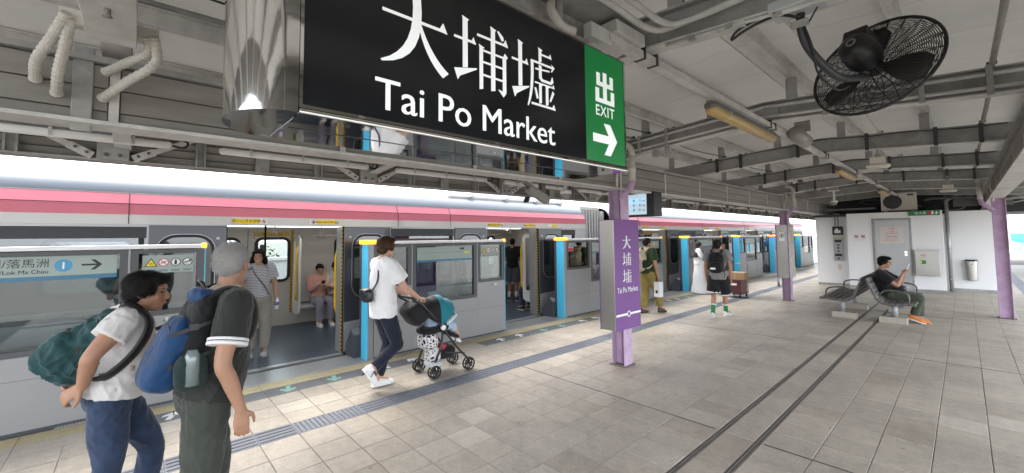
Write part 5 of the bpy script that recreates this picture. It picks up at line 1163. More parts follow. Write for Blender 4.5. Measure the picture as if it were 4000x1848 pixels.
    if hair == 'short': e((0,-.02,.045), (.083,.100,.084)); e((0,-.055,-.005), (.074,.058,.07)); e((0,.035,.088), (.066,.055,.034)); [e((q*.073,.0,.025), (.014,.042,.042)) for q in (-1,1)]
    elif hair == 'bowl': e((0,-.018,.045), (.088,.104,.086)); e((0,-.055,-.02), (.08,.062,.075)); e((0,.045,.075), (.072,.06,.045)); [e((q*.077,.01,.015), (.018,.05,.045)) for q in (-1,1)]
    elif hair == 'crop': e((0,-.016,.036), (.079,.099,.084)); e((0,-.05,.0), (.070,.060,.068))
    elif hair == 'bob': e((0,-.02,.042), (.082,.098,.080)); e((0,-.052,-.005), (.078,.058,.07)); e((0,.042,.078), (.068,.05,.030), Matrix.Rotation(-.25, 3, 'X')); [e((q*.076,-.012,.03), (.018,.042,.036)) for q in (-1,1)]
    elif hair == 'long':
        e((0,-.02,.045), (.086,.102,.085)); e((0,-.055,-.03), (.082,.06,.09)); [e((q*.070,.005,.03), (.02,.045,.06)) for q in (-1,1)]
        for q in (-1, 1): hm.tube([H+M@V((q*.078,-.025,.0)), H+M@V((q*.088,-.02,-.09)), H+V((q*.105,.025,-.19)), H+V((q*.105,.055,-.30))], [.032,.034,.034,.016], 10)
        hm.tube([H+M@V((0,-.06,-.02)), H+V((0,-.07,-.15)), H+V((0,-.09,-.26))], [.07,.065,.03], 10)
    elif hair == 'tied': e((0,-.02,.042), (.082,.100,.083)); e((0,-.055,-.005), (.07,.055,.065)); e((0,-.10,-.01), (.03,.03,.05))
    elif hair == 'hijab':
        e((0,-.022,.03), (.098,.112,.10)); e((0,-.03,-.06), (.095,.09,.09)); hm.loft([(H+V((0,-.02,-.07)), X3, Y3, .085, .085), (H+V((0,-.01,-.15)), X3, Y3, .12, .10), (H+V((0,.0,-.22)), X3, Y3, .235, .165), (H+V((0,.0,-.36)), X3, Y3, .235, .18)], 20)
    if hair:
        q = fuse(hm, max(.006, vox*.7), 2, .4)
        wrinkle(q, .007 if hair != 'crop' else .002, (38,38,16), seed, 0); q.materials.append(hairm); ho_ = link('hair' if hair != 'hijab' else 'headscarf', q, t)
        if strands: hair_strands(ho_, q, H, M, hairm, strands, hair == 'crop', seed)
    if eyes:
        b = MB()
        for q in (-1, 1):
            b.ell(H+M@(V((q*.031,.078,.004))*hscale), V((.012,.009,.0055))*hscale, M); b.ell(H+M@(V((q*.032,.083,.026))*hscale), V((.017,.006,.0035))*hscale, M @ Matrix.Rotation(q*.12, 3, 'Y'))
        b.build('eyes', m_ink, t); b = MB(); b.ell(H+M@(V((0,.095,-.063))*hscale), V((.023,.006,.006))*hscale, M); b.build('lips', mat('lips', (.42,.15,.13), .5), t)
    return t
def hair_strands(par, me, H, M, m, n, crop, seed):
    rn = np.random.RandomState(seed); k = len(me.vertices); co = np.empty(k*3); me.vertices.foreach_get('co', co); co = co.reshape(-1, 3); no = np.empty(k*3); me.vertices.foreach_get('normal', no); no = no.reshape(-1, 3)
    Mi = np.array(M.inverted()); id_ = rn.randint(0, k, n*2); lc = (co[id_]-np.array(H))@Mi.T; ok = ~((lc[:, 1] > .045) & (lc[:, 2] < .085) & (np.abs(lc[:, 0]) < .075)); id_ = id_[ok][:n]; n = len(id_); p = co[id_]+rn.normal(size=(n, 3))*.003; nn = no[id_]; h = np.array(H)
    cr = np.array(H+M@V((0, -.03, .12))); fl = p-cr; fl -= nn*np.sum(fl*nn, 1)[:, None]; fl /= np.linalg.norm(fl, axis=1)[:, None]+1e-6
    d = fl+np.array([0, 0, -.35])+rn.normal(size=(n, 3))*.22; d -= nn*np.sum(d*nn, 1)[:, None]*.9; d /= np.linalg.norm(d, axis=1)[:, None]
    if crop: L = .004+.003*rn.rand(n); d = nn*.9+rn.normal(size=(n, 3))*.5; w = .0009
    else: L = .025+.03*rn.rand(n); w = .0014
    sd = np.cross(d, nn); sd /= np.linalg.norm(sd, axis=1)[:, None]+1e-6; L = L[:, None]; lift = nn*(.001 if crop else .003)
    a = p+lift-sd*w; b = p+lift+sd*w; c = p+lift*2.2+d*L*.55+sd*w*.8; e = p+lift*2.2+d*L*.55-sd*w*.8; f = p+lift*(1.2+rn.rand(n)[:, None]*2)+d*L
    vs = np.stack([a, b, c, e, f], 1).reshape(-1, 3); me2 = bpy.data.meshes.new('strands'); fs = []
    for i in range(n): o = i*5; fs += [(o, o+1, o+2, o+3), (o+3, o+2, o+4)]
    me2.from_pydata(vs.tolist(), [], fs); me2.materials.append(m); o_ = link('hair_strands', me2, par); o_['kind'] = 'stuff'
def stand(h=1.72, w_=1., stride=0.):
    s = h/1.72
    J = dict(pelvis=(0,0,.93), waist=(0,0,1.06), chest=(0,0,1.27), neck=(0,-.015,1.47), head=(0,.012,1.605), shR=(.185*w_,-.01,1.42), shL=(-.185*w_,-.01,1.42), elR=(.235*w_,-.04,1.13), elL=(-.235*w_,-.04,1.13), wrR=(.24*w_,.03,.87), wrL=(-.24*w_,.03,.87), hipR=(.085,0,.90), hipL=(-.085,0,.90), knR=(.095,.02,.49), knL=(-.095,.02,.49), anR=(.10,-.02,.085), anL=(-.10,-.02,.085))
    return {k: V(v)*s for k, v in J.items()}
def glasses(t, H, M, s=1.):
    b = MB(); H = V(H)
    for q in (-1, 1): b.tube([H+M@(V((q*.033+.024*math.cos(a), .098, .004+.018*math.sin(a)))*s) for a in [2*math.pi*i/14 for i in range(15)]], .0025, 5); b.tube([H+M@V((q*.057,.096,.008)), H+M@V((q*.08,.05,.01)), H+M@V((q*.082,-.01,.008))], .0025, 5)
    b.tube([H+M@V((-.01,.099,.008)), H+M@V((.01,.099,.008))], .0025, 5); b.build('glasses', m_black, t)
def strap(pts, w_, t_, m, par, nrm=None, name='strap', k=6):
    # flat webbing along a curve; nrm = list of outward normals or centre point
    P = curve(pts, k); b = MB(); rings = []
    for i, p in enumerate(P):
        d = (P[min(i+1, len(P)-1)]-P[max(i-1, 0)]).normalized(); o = V(nrm) if nrm is not None else V((0,1,0))
        n_ = (p-o); n_ = (n_-d*n_.dot(d)).normalized(); x = d.cross(n_); rings.append((p, x, n_, w_/2, t_/2))
    b.loft(rings, 8, e=.4); return b.build(name, m, par)
DENIM = cloth('blue denim', (.028,.044,.085), var=.5, bscale=300); WHITE_T = cloth('white cotton', (.72,.72,.73), var=.04); OLIVE = cloth('dark olive cloth', (.038,.042,.036), var=.2); GREYG = cloth('grey green trousers', (.044,.049,.041), var=.2)

# ---- old woman leaning forward, walking along the platform (profile)
OW = (-3.42, .012, 0); k_ = 1.097
q_ = lambda y, z: (y*k_, 1.8-(1.8-z)*k_)
def yz(y, z, x=0): a = q_(y, z); return (x, a[0], a[1])
J = dict(pelvis=yz(-.075,1.0), waist=yz(-.055,1.10), chest=yz(-.02,1.26), neck=yz(.005,1.415), head=yz(.058,1.515), shR=yz(-.035,1.385,.165), shL=yz(-.03,1.385,-.165), elR=yz(-.145,1.235,.235), elL=yz(-.13,1.25,-.22), wrR=yz(-.175,1.085,.15), wrL=yz(-.18,1.09,-.10), hipR=yz(-.075,.965,.08), hipL=yz(-.06,.965,-.08), knR=yz(-.075,.63,.09), knL=yz(.10,.63,-.09), anR=yz(-.17,.27,.09), anL=yz(.06,.24,-.09))
J['hdR'] = V((-.25,-.75,-.6)); J['hnR'] = V((.2,-.5,-.8)); J['htR'] = V((.5,.5,-.2)); J['hdL'] = V((.3,-.8,-.5)); J['hnL'] = V((-.2,-.4,-.8)); J['htL'] = V((-.5,.5,-.2))
m_print = cloth('white blouse with grey print', (.60,.575,.56), var=.05)
def add_print(m):
    n = m.node_tree.nodes; l = m.node_tree.links; b = n['Principled BSDF']; src = b.inputs['Base Color'].links[0].from_socket; tc = n.new('ShaderNodeTexCoord'); v_ = n.new('ShaderNodeTexVoronoi'); v_.inputs['Scale'].default_value = 17; v_.feature = 'SMOOTH_F1'; nz = n.new('ShaderNodeTexNoise'); nz.inputs['Scale'].default_value = 28; nz.inputs['Detail'].default_value = 3
    l.new(tc.outputs['Object'], v_.inputs['Vector']); l.new(tc.outputs['Object'], nz.inputs['Vector']); a = n.new('ShaderNodeMapRange'); a.inputs['From Min'].default_value = .56; a.inputs['From Max'].default_value = .66; l.new(nz.outputs['Fac'], a.inputs['Value'])
    c = n.new('ShaderNodeMapRange'); c.inputs['From Min'].default_value = .35; c.inputs['From Max'].default_value = .2; l.new(v_.outputs['Distance'], c.inputs['Value']); mm = n.new('ShaderNodeMath'); mm.operation = 'MULTIPLY'; l.new(a.outputs[0], mm.inputs[0]); l.new(c.outputs[0], mm.inputs[1])
    x = n.new('ShaderNodeMix'); x.data_type = 'RGBA'; l.new(mm.outputs[0], x.inputs['Factor']); l.new(src, x.inputs['A']); x.inputs['B'].default_value = (.2,.17,.17,1); l.new(x.outputs['Result'], b.inputs['Base Color'])
add_print(m_print)
m_grshoe = mat('grey shoe', (.3,.3,.3), .7); m_sole = mat('white sole', (.7,.7,.68), .6)
ow = person('older woman in white printed blouse and jeans leaning forward with a teal backpack', OW, 0, J, SKIND, .0065, m_print, .5, .02, DENIM, 1., (m_grshoe, m_sole), 'bob', HAIRB, 1.0, (R(-16), R(-8), 0), .98, .03, curl=(.9,.9), seed=3, inflate=.018, wr=.9, pinf=.010, strands=14000)
Mh = rot(0, R(-8), 0)
tb = thing('backpack', 'teal backpack slung low on the older woman', 'backpack', OW)
TEAL = cloth('teal nylon', (.016,.055,.058), var=.25, rough=.6, bscale=60)
Mb = Matrix.Rotation(R(-40), 3, 'X')
b = MB(); bc = V(yz(-.15,1.25)); b.ell(bc, (.125,.125,.215), Mb, 24, 16, .75); b.ell(bc+Mb@V((0,-.06,-.09)), (.115,.115,.13), Mb, 20, 12, .75); q = fuse(b, .009, 4); wrinkle(q, .022, (10,10,8), 5, .8); q.materials.append(TEAL); tb_ = link('bag', q, tb)
b = MB(); b.ell(bc+Mb@V((0,-.13,-.07)), (.09,.05,.085), Mb, 20, 12, .6); q = fuse(b, .008, 3); wrinkle(q, .012, (12,12,12), 6, .5); q.materials.append(TEAL); link('front_pocket', q, tb_)
MB().tube(curve([bc+Mb@V((-.115,-.03,.08)), bc+Mb@V((-.08,-.085,.13)), bc+Mb@V((.08,-.085,.13)), bc+Mb@V((.12,-.03,.08))], 6), .005, 6).build('zip', m_black, tb_)
MB().tube(curve([bc+Mb@V((.118,.02,-.15)), bc+Mb@V((.128,-.01,0)), bc+Mb@V((.1,.0,.16)), bc+Mb@V((0,-.01,.205))], 6), .005, 6).build('seam', mat('dark teal piping', (.012,.035,.038), .6), tb_)
MB().bar(bc+Mb@V((.126,-.06,-.02)), bc+Mb@V((.118,.07,-.06)), .006, .022).build('side_strap', m_black, tb_)
for s_ in (1, -1): strap([bc+Mb@V((s_*.08,.09,.17)), V(yz(-.04,1.475 if s_ > 0 else 1.45,s_*.125)), V(yz(.055 if s_ > 0 else .0,1.40 if s_ > 0 else 1.37,s_*.145)), V(yz(.06 if s_ > 0 else .02,1.31 if s_ > 0 else 1.29,s_*.165)), V(yz(.0,1.2,s_*.175)), V(yz(-.09,1.115,s_*.17)), bc+Mb@V((s_*.11,.10,-.13))], .05, .012, m_black, tb, V(yz(-.03,1.28)))

# ---- old man seen from behind, green polo, blue and black backpack
OM = (-2.95, .415, 0); hz_ = R(9)                      # heading turned a little from +Y towards the train
J = stand(1.75, 1.05); 
for k in ('knL','anL'): J[k] = J[k]+V((-.05, .12 if k == 'knL' else .10, 0))
for k in ('knR','anR'): J[k] = J[k]+V((.06,-.04 if k == 'knR' else -.16, 0))
LEAN = dict(pelvis=-.09, waist=-.06, chest=-.025, hipR=-.10, hipL=-.10, knR=-.13, knL=-.13, anR=-.14, anL=-.14)
for k, v_ in LEAN.items(): J[k] = J[k]+V((0, v_, 0))
J['elR'] = V((.27,-.09,1.15)); J['wrR'] = V((.27,-.0,.885)); J['hdR'] = V((0,.05,-1)); J['hnR'] = V((1,0,0)); J['htR'] = V((.25,1,0)); J['head'] = V((-.015,.03,1.655)); J['neck'] = V((0,-.005,1.50))
POLO = cloth('dark olive polo', (.027,.029,.026), var=.2)
om = person('older man with cropped grey hair in dark olive polo and trousers, back to us', OM, hz_, J, SKIN, .0065, POLO, .62, .04, GREYG, 1., (mat('dark shoe', (.04,.035,.03), .6), m_black), 'crop', HAIRG, 1.04, (R(45), R(-4), 0), 1.1, .04, curl=(.28,.5), seed=9, inflate=.022, pinf=.024, strands=14000)
for sd, s_ in (('R', 1), ('L', -1)):
    s0, e0 = J['sh'+sd], J['el'+sd]; 
    for q0, q1, m in ((.60,.645,WHITE_T), (.645,.66,POLO), (.66,.715,WHITE_T)): MB().tube([s0.lerp(e0, q0), s0.lerp(e0, q1)], .096-.006*(m is POLO), 20).build('sleeve_trim', m, om)
MB().loft([((0,-.002,1.535), X3, Y3, .068,.066), ((0,-.012,1.515), X3, Y3, .086,.080), ((0,-.014,1.50), X3, Y3, .098,.086)], 20).build('collar', cloth('cream collar', (.5,.44,.34)), om)
b = MB(); b.loft([((0,-.07,z), X3, Y3, .188, .15) for z in (.985,1.02)], 28); b.build('belt', m_black, om)
b = MB(); ring(b, (.085,-.245,.90), X3, Z3, .022, .022, .0109, .005, (0,-.004,0)); b.build('pocket_ring', m_chrome, om)
bp = thing('backpack', 'blue and black hiking backpack worn by the older man', 'backpack', OM, hz_)
BLUE = cloth('royal blue nylon', (.007,.04,.115), var=.25, rough=.55, bscale=80); BLK = cloth('black nylon', (.010,.010,.011), var=.3, rough=.65, bscale=80)
def bag(c, r_, m, name, par, e=.6, tilt=0, vox=.009, amp=.008, sd=1):
    b = MB(); b.ell(c, r_, Matrix.Rotation(tilt, 3, 'X'), 24, 16, e); q = fuse(b, vox, 3); wrinkle(q, amp, (12,12,9), sd, .6); q.materials.append(m); return link(name, q, par)
main = bag((0,-.165,1.275), (.155,.07,.25), BLK, 'main_compartment', bp, .62, R(-17), sd=2)
bag((0,-.25,1.195), (.14,.09,.20), BLUE, 'front_panel', main, .6, R(-24), sd=3); bag((0,-.105,1.475), (.11,.075,.05), BLUE, 'lid', main, .7, R(-22), sd=4)
bag((0,-.13,1.43), (.10,.035,.05), BLK, 'upper_pocket', main, .7, R(-22), sd=5)
bag((.165,-.20,1.11), (.03,.075,.10), cloth('dark green mesh', (.02,.035,.032), var=.3), 'side_pocket', main, .7, sd=6); bag((-.165,-.20,1.11), (.03,.075,.10), BLK, 'side_pocket', main, .7, sd=6)
MB().tube([(.178,-.20,1.05),(.178,-.20,1.20),(.175,-.20,1.23)], [.034,.034,.02], 12).build('bottle', mat('clear bottle', (.16,.2,.2), .15, spec=.7), main)
b = MB(); b.ell((.09,-.305,1.19), (.03,.02,.105), Matrix.Rotation(R(-19), 3, 'X'), 14, 10, .8); b.build('white_graphic', m_letter, main)
b = MB(); pts = [(-.02,1.33),(.03,1.30),(.028,1.24),(.05,1.22),(.03,1.16),(.05,1.13),(.025,1.08),(.045,1.04),(.0,1.0),(-.01,1.05),(-.012,1.2)]; 
b = MB(); ring(b, (.03,-.28,1.385), X3, Z3, .035, .05, .017, .008, (0,-.004,0)); b.build('badge', m_steelb, main)
for s_ in (1, -1):
    for z in (1.36, 1.20): MB().bar((s_*.155,-.10,z), (s_*.142,-.29,z-.05), .006, .02).build('compression_strap', m_black, main); MB().box(s_*.150-.008, s_*.150+.008, -.21, -.17, z-.035, z-.002).build('buckle', m_dark, main)
MB().tube(curve([(.11,-.235,1.04),(.137,-.21,1.20),(.11,-.185,1.36),(0,-.20,1.40),(-.11,-.185,1.36)], 6), .005, 6).build('zip', m_black, main)
MB().tube(curve([(.06,-.335,1.10),(.10,-.30,1.20),(.07,-.275,1.33),(0,-.28,1.345)], 6), .005, 6).build('zip', m_dark, main)
MB().tube(curve([(-.04,-.12,1.52),(-.03,-.13,1.56),(.03,-.13,1.56),(.04,-.12,1.52)], 6), .012, 8).build('grab_loop', m_black, main)
for s_ in (1, -1): strap([(s_*.10,-.14,1.47),(s_*.12,-.03,1.525),(s_*.135,.075,1.475),(s_*.155,.10,1.36),(s_*.178,.05,1.22),(s_*.178,-.07,1.12),(s_*.15,-.17,1.06)], .046, .014, BLK, bp, (0,0,1.32))

# ---- young man in white pushing the stroller (profile)
SM = (-4.85, 0, 0)
yz = lambda y, z, x=0: (x, y, z)
J = dict(pelvis=yz(2.29,.93), waist=yz(2.28,1.07), chest=yz(2.275,1.30), neck=yz(2.28,1.545), head=yz(2.325,1.70), shR=yz(2.285,1.475,.19), shL=yz(2.285,1.475,-.19), elR=yz(2.46,1.19,.22), elL=yz(2.47,1.19,-.22), wrR=yz(2.68,1.04,.16), wrL=yz(2.68,1.04,-.16), hipR=yz(2.29,.90,.085), hipL=yz(2.29,.90,-.085), knR=yz(2.43,.50,.09), knL=yz(2.40,.51,-.08), anR=yz(2.12,.27,.08), anL=yz(2.245,.10,-.06))
J['hdR'] = V((-.25,1,-.25)); J['hdL'] = V((.25,1,-.25)); J['hnR'] = J['hnL'] = V((0,0,1)); J['htR'] = V((-1,.2,0)); J['htL'] = V((1,.2,0)); J['toeR'] = V((0,.55,-.83)); J['toeL'] = V((0,1,-.02))
NAVY = cloth('dark indigo jeans', (.012,.016,.028), var=.3)
m_wshoe = mat('white trainer', (.74,.74,.75), .6, var=.06)
sm = person('young man in white t-shirt and dark jeans pushing a stroller', SM, 0, J, SKINP, .010, WHITE_T, .66, .10, NAVY, .96, (m_wshoe, m_sole), 'bowl', HAIRBR, .98, (0, R(-2), 0), .92, .0, curl=(1.2,1.2), seed=12, inflate=.034, pinf=.016, shoeL=.29, strands=6000)
glasses(sm, J['head'], rot(0, R(-2), 0), .98)
for s_ in (1, -1): MB().text('N', (s_*.135 if s_ > 0 else .03, 2.075, .20), Y3 if s_ > 0 else -Y3, V((0,.55,.83)), .10, .002, 'L', bold=.02).build('shoe_letter', m_ink, sm)
sb = thing('shoulder_bag', 'small black shoulder bag hanging behind the young man', 'bag', SM)
bag((.0,2.075,1.12), (.10,.055,.085), mat('black leather', (.02,.02,.021), .35, var=.2), 'bag', sb, .6, R(6), amp=.004)
bag((.0,2.03,1.14), (.095,.02,.06), mat('black leather', (.02,.02,.021), .35), 'flap', sb, .7, R(6), amp=.003)
strap([(.10,2.09,1.17),(.13,2.15,1.30),(.05,2.20,1.50),(-.10,2.30,1.53),(-.17,2.42,1.40),(-.12,2.44,1.22),(-.10,2.2,1.12)], .022, .008, mat('black leather', (.02,.02,.021), .35), sb, (0,2.28,1.32))

# ---- stroller
ST = (-4.85, 0, 0)
st_ = thing('stroller', 'black stroller with teal hood pushed by the young man', 'stroller', ST)
m_sf = mat('dark stroller frame', (.05,.05,.052), .35, .5, var=.1); TEALH = cloth('teal hood cloth', (.015,.17,.215), var=.12, rough=.7)
for s_ in (.19, -.19):
    MB().tube(curve([(s_,2.60,1.02),(s_,2.72,.95),(s_,2.90,.76),(s_,3.02,.62),(s_*1.02,3.22,.36),(s_*1.02,3.42,.15)], 5), .014, 10).build('frame_tube', m_sf, st_)
    MB().tube([(s_,3.02,.62),(s_*1.02,3.0,.40),(s_*1.02,2.88,.16)], .014, 10).build('rear_leg', m_sf, st_); MB().tube([(s_,3.06,.30),(s_,3.36,.24)], .011, 8).build('side_bar', m_sf, st_)
    MB().lathe([(.034,-.015),(.034,.015)], (s_+.012*(1 if s_ > 0 else -1), 3.02, .63), (1,0,0), 18).build('hub_disc', m_white, st_)
    for y_, nm in ((2.89,'rear_wheel'), (3.43,'front_wheel')):
        for o_ in (-.028, .028):
            w_ = MB(); c_ = V((s_*1.02+o_, y_, .086)); w_.tube([c_+V((0, .074*math.cos(a), .074*math.sin(a))) for a in [2*math.pi*i/28 for i in range(29)]], .011, 8, caps=False); wo = w_.build(nm, m_rubber, st_)
            b = MB(); b.lathe([(.018,-.01),(.018,.01)], c_, (1,0,0), 12); [b.bar(c_+V((0,.012*math.cos(a),.012*math.sin(a))), c_+V((0,.068*math.cos(a),.068*math.sin(a))), .006, .009) for a in [2*math.pi*i/8 for i in range(8)]]; b.build('spokes', m_sf, wo)
        MB().tube([(s_*1.02-.03, y_, .086), (s_*1.02+.03, y_, .086)], .007, 6).build('axle', m_sf, st_); MB().tube([(s_*1.02, y_, .10), (s_*1.02, y_-.01, .17)], .016, 8).build('wheel_fork', m_sf, st_)
MB().tube(curve([(.19,2.62,1.015),(.17,2.575,1.05),(0,2.56,1.058),(-.17,2.575,1.05),(-.19,2.62,1.015)], 6), .019, 10).build('handle', m_rubber, st_)
MB().tube([(.195,2.88,.16),(-.195,2.88,.16)], .010, 8).build('cross_bar', m_sf, st_)
# hood: half dome swept about the hub
b = MB(); rings = []
hubc = V((0,2.99,.66))
vs = []; na, nb_ = 11, 13
for i in range(na):
    a = R(148-i*11.6)
    for j in range(nb_):
        ph = math.pi*j/(nb_-1); x = .20*math.cos(ph); r_ = .36*(math.sin(ph)**.55)*(1+.05*math.cos(i*2.2)*math.sin(ph))
        vs.append(hubc+V((x, r_*math.cos(a), r_*math.sin(a))))
b.add(vs, [(i*nb_+j, i*nb_+j+1, (i+1)*nb_+j+1, (i+1)*nb_+j) for i in range(na-1) for j in range(nb_-1)], 0, True)
for f in range(len(b.f)):
    if f//(nb_-1) < 5: b.m[f] = 1
ho = b.build('hood', [TEALH, BLK], st_); s2 = ho.modifiers.new('s', 'SOLIDIFY'); s2.thickness = .008
bag((0,2.70,.83), (.185,.12,.15), BLK, 'seat_back', st_, .55, R(38), amp=.006)
bag((0,2.98,.60), (.18,.20,.05), BLK, 'seat', st_, .6, R(8)); bag((0,3.10,.27), (.17,.17,.08), BLK, 'basket', st_, .5, amp=.008)
bag((0,3.25,.48), (.16,.10,.03), BLK, 'leg_rest', st_, .6, R(-25))
MB().tube(curve([(.19,3.08,.66),(.19,3.20,.74),(.1,3.27,.76),(-.1,3.27,.76),(-.19,3.20,.74),(-.19,3.08,.66)], 5), .022, 10).build('bumper_bar', mat('pale blue bumper', (.45,.58,.62), .6), st_)
dbg = thing('diaper_bag', 'white bag with black graffiti pattern hung under the stroller', 'bag', ST)
m_graf = cloth('white with black graffiti', (.62,.6,.6))
def graf(m):
    n = m.node_tree.nodes; l = m.node_tree.links; b = n['Principled BSDF']; tc = n.new('ShaderNodeTexCoord'); w_ = n.new('ShaderNodeTexVoronoi'); w_.inputs['Scale'].default_value = 20; w_.feature = 'DISTANCE_TO_EDGE'
    l.new(tc.outputs['Object'], w_.inputs['Vector']); r_ = n.new('ShaderNodeMapRange'); r_.inputs['From Min'].default_value = .16; r_.inputs['From Max'].default_value = .2; l.new(w_.outputs['Distance'], r_.inputs['Value']); x = n.new('ShaderNodeMix'); x.data_type = 'RGBA'; x.inputs['A'].default_value = (.65,.63,.63,1); x.inputs['B'].default_value = (.015,.015,.016,1); l.new(r_.outputs[0], x.inputs['Factor']); l.new(x.outputs['Result'], b.inputs['Base Color'])
graf(m_graf)
bag((.06,2.87,.46), (.13,.11,.10), m_graf, 'bag', dbg, .6, amp=.012, sd=7); bag((.08,2.93,.28), (.10,.09,.10), m_graf, 'lower_bag', dbg, .6, amp=.012, sd=8); bag((.12,3.05,.37), (.05,.05,.045), mat('red pouch', (.35,.03,.04), .6), 'red_pouch', dbg, .7)
bag((.1,2.93,.17), (.12,.10,.045), mat('silver pouch', (.45,.46,.46), .5), 'silver_pouch', dbg, .6, amp=.006); bag((.0,2.72,1.0), (.12,.07,.03), m_graf, 'muslin', dbg, .8, amp=.012)
JB = {k: V(v)*.46 for k, v in stand(1.72).items()}
JB.update({k: V(v) for k, v in dict(pelvis=(0,3.0,.68), waist=(0,2.98,.74), chest=(0,2.96,.82), neck=(0,2.95,.90), head=(0,2.96,.975), shR=(.10,2.97,.88), shL=(-.10,2.97,.88), elR=(.13,3.08,.80), elL=(-.13,3.08,.80), wrR=(.10,3.17,.79), wrL=(-.10,3.17,.79), hipR=(.05,3.02,.66), hipL=(-.05,3.02,.66), knR=(.07,3.24,.66), knL=(-.07,3.24,.66), anR=(.08,3.33,.48), anL=(-.08,3.33,.48)).items()})
for k in JB: JB[k] = V(JB[k])+V((0, -.03 if k[:2] not in ('kn','an') else 0, -.05))
def baby():
    t = thing('person', 'small child sitting in the stroller, legs and white shoes showing', 'person', ST); b = MB()
    trunk(b, [JB['pelvis'], JB['waist'], JB['chest'], JB['neck']], [X3]*4, [.09,.085,.09,.04], [.075,.075,.07,.04]); head(b, JB['head'], rot(), .72)
    for sd in 'RL': limb(b, [JB['sh'+sd], JB['el'+sd], JB['wr'+sd]], [.034,.028,.02]); limb(b, [JB['hip'+sd], JB['kn'+sd], JB['an'+sd]], [.052,.044,.03]); hand(b, JB['wr'+sd], V((0,1,-.2)), Z3, X3 if sd == 'L' else -X3, .8, .55, .012)
    q = fuse(b, .009, 2); q.materials.append(SKINP); link('body', q, t)
    b = MB(); trunk(b, [JB['pelvis']-Z3*.02, JB['waist'], JB['chest'], JB['neck']], [X3]*4, [.105,.098,.10,.045], [.09,.088,.08,.045]); cm_ = fuse(b, .01, 2); cm_.materials.append(cloth('pale blue romper', (.35,.45,.6))); link('romper', cm_, t)
    b = MB(); [limb(b, [JB['hip'+sd], JB['kn'+sd]-V((0,.01,0)), JB['kn'+sd].lerp(JB['an'+sd], .25)], [.06,.055,.05]) for sd in 'RL']; q = fuse(b, .01, 2); q.materials.append(cloth('pale striped shorts', (.38,.48,.62), var=.3)); link('shorts', q, t)
    for sd in 'RL': b, sl = shoe(JB['an'+sd], V((0,.9,-.3)), .6, .16); so = link('shoe', (lambda m_: (m_.materials.append(m_wshoe), m_)[1])(fuse(b, .008, 2)), t); sl.build('sole', m_sole, so)
baby()
# ---- woman with a bottle standing inside the nearest train door
STR = cloth('grey and white striped top', (.55,.55,.58))
def stripes(m, c1, c2, f):
    n = m.node_tree.nodes; l = m.node_tree.links; b = n['Principled BSDF']; tc = n.new('ShaderNodeTexCoord'); s_ = n.new('ShaderNodeSeparateXYZ'); l.new(tc.outputs['Object'], s_.inputs[0]); a = n.new('ShaderNodeMath'); a.operation = 'MULTIPLY'; a.inputs[1].default_value = f; l.new(s_.outputs['Z'], a.inputs[0]); fr = n.new('ShaderNodeMath'); fr.operation = 'FRACT'; l.new(a.outputs[0], fr.inputs[0]); g = n.new('ShaderNodeMath'); g.operation = 'GREATER_THAN'; g.inputs[1].default_value = .62; l.new(fr.outputs[0], g.inputs[0]); x = n.new('ShaderNodeMix'); x.data_type = 'RGBA'; x.inputs['A'].default_value = (*c1, 1); x.inputs['B'].default_value = (*c2, 1); l.new(g.outputs[0], x.inputs['Factor']); l.new(x.outputs['Result'], b.inputs['Base Color'])
stripes(STR, (.62,.62,.65), (.22,.22,.27), 42)
TZ = .005
J = stand(1.63, .92); J['elL'] = V((-.235,-.03,1.08)); J['wrL'] = V((-.25,.06,.87)); J['elR'] = V((.22,-.02,1.08)); J['wrR'] = V((.2,.08,.86)); J['htL'] = V((0,1,0)); J['knL'] = J['knL']+V((-.02,.03,0))
TW = (-7.55, 1.47, TZ); twz = R(-100)
tw = person('smiling long-haired woman in striped top inside the open train door', TW, twz, J, SKINP, .011, STR, .62, .0, cloth('beige trousers', (.36,.33,.29), var=.12), 1., (mat('grey trainer', (.5,.5,.5), .7), m_sole), 'long', HAIRB, .96, (R(-10), 0, 0), .92, seed=21, curl=(.5,1.1), pinf=.026, inflate=.02, strands=3000)
MB().ell(J['head']+rot(R(-10))@V((0,.096,-.063)), (.024,.005,.0045), rot(R(-10))).build('smile', m_letter, tw)
wb = thing('water_bottle', 'clear water bottle with violet label in the striped woman\'s hand', 'bottle', TW, twz)
c_ = J['wrL']+V((-.01,.04,-.09)); MB().lathe([(.03,-.09),(.032,-.08),(.032,.05),(.014,.085),(.014,.1)], c_, (0,.15,1), 16).build('bottle', mat('clear plastic', (.7,.75,.8), .1, spec=.8), wb); MB().lathe([(.0335,-.02),(.0335,.035)], c_, (0,.15,1), 16).build('label', mat('violet label', (.2,.17,.4), .4), wb)
strap([(.10,.03,1.40),(.04,.13,1.25),(-.08,.15,1.08),(-.15,.10,.92)], .014, .006, mat('brown strap', (.1,.04,.05), .5), tw, (0,0,1.2)); 
pp = thing('phone_pouch', 'small brown pouch hanging at the striped woman\'s hip', 'bag', TW, twz); MB().obox((.15,.13,.92), (.05,.012,.06), rot(R(-20))).build('pouch', mat('brown leather', (.16,.06,.03), .5), pp, bevel=.01); MB().obox((.15,.145,.88), (.03,.006,.02), rot(R(-20))).build('flap', m_black, pp)
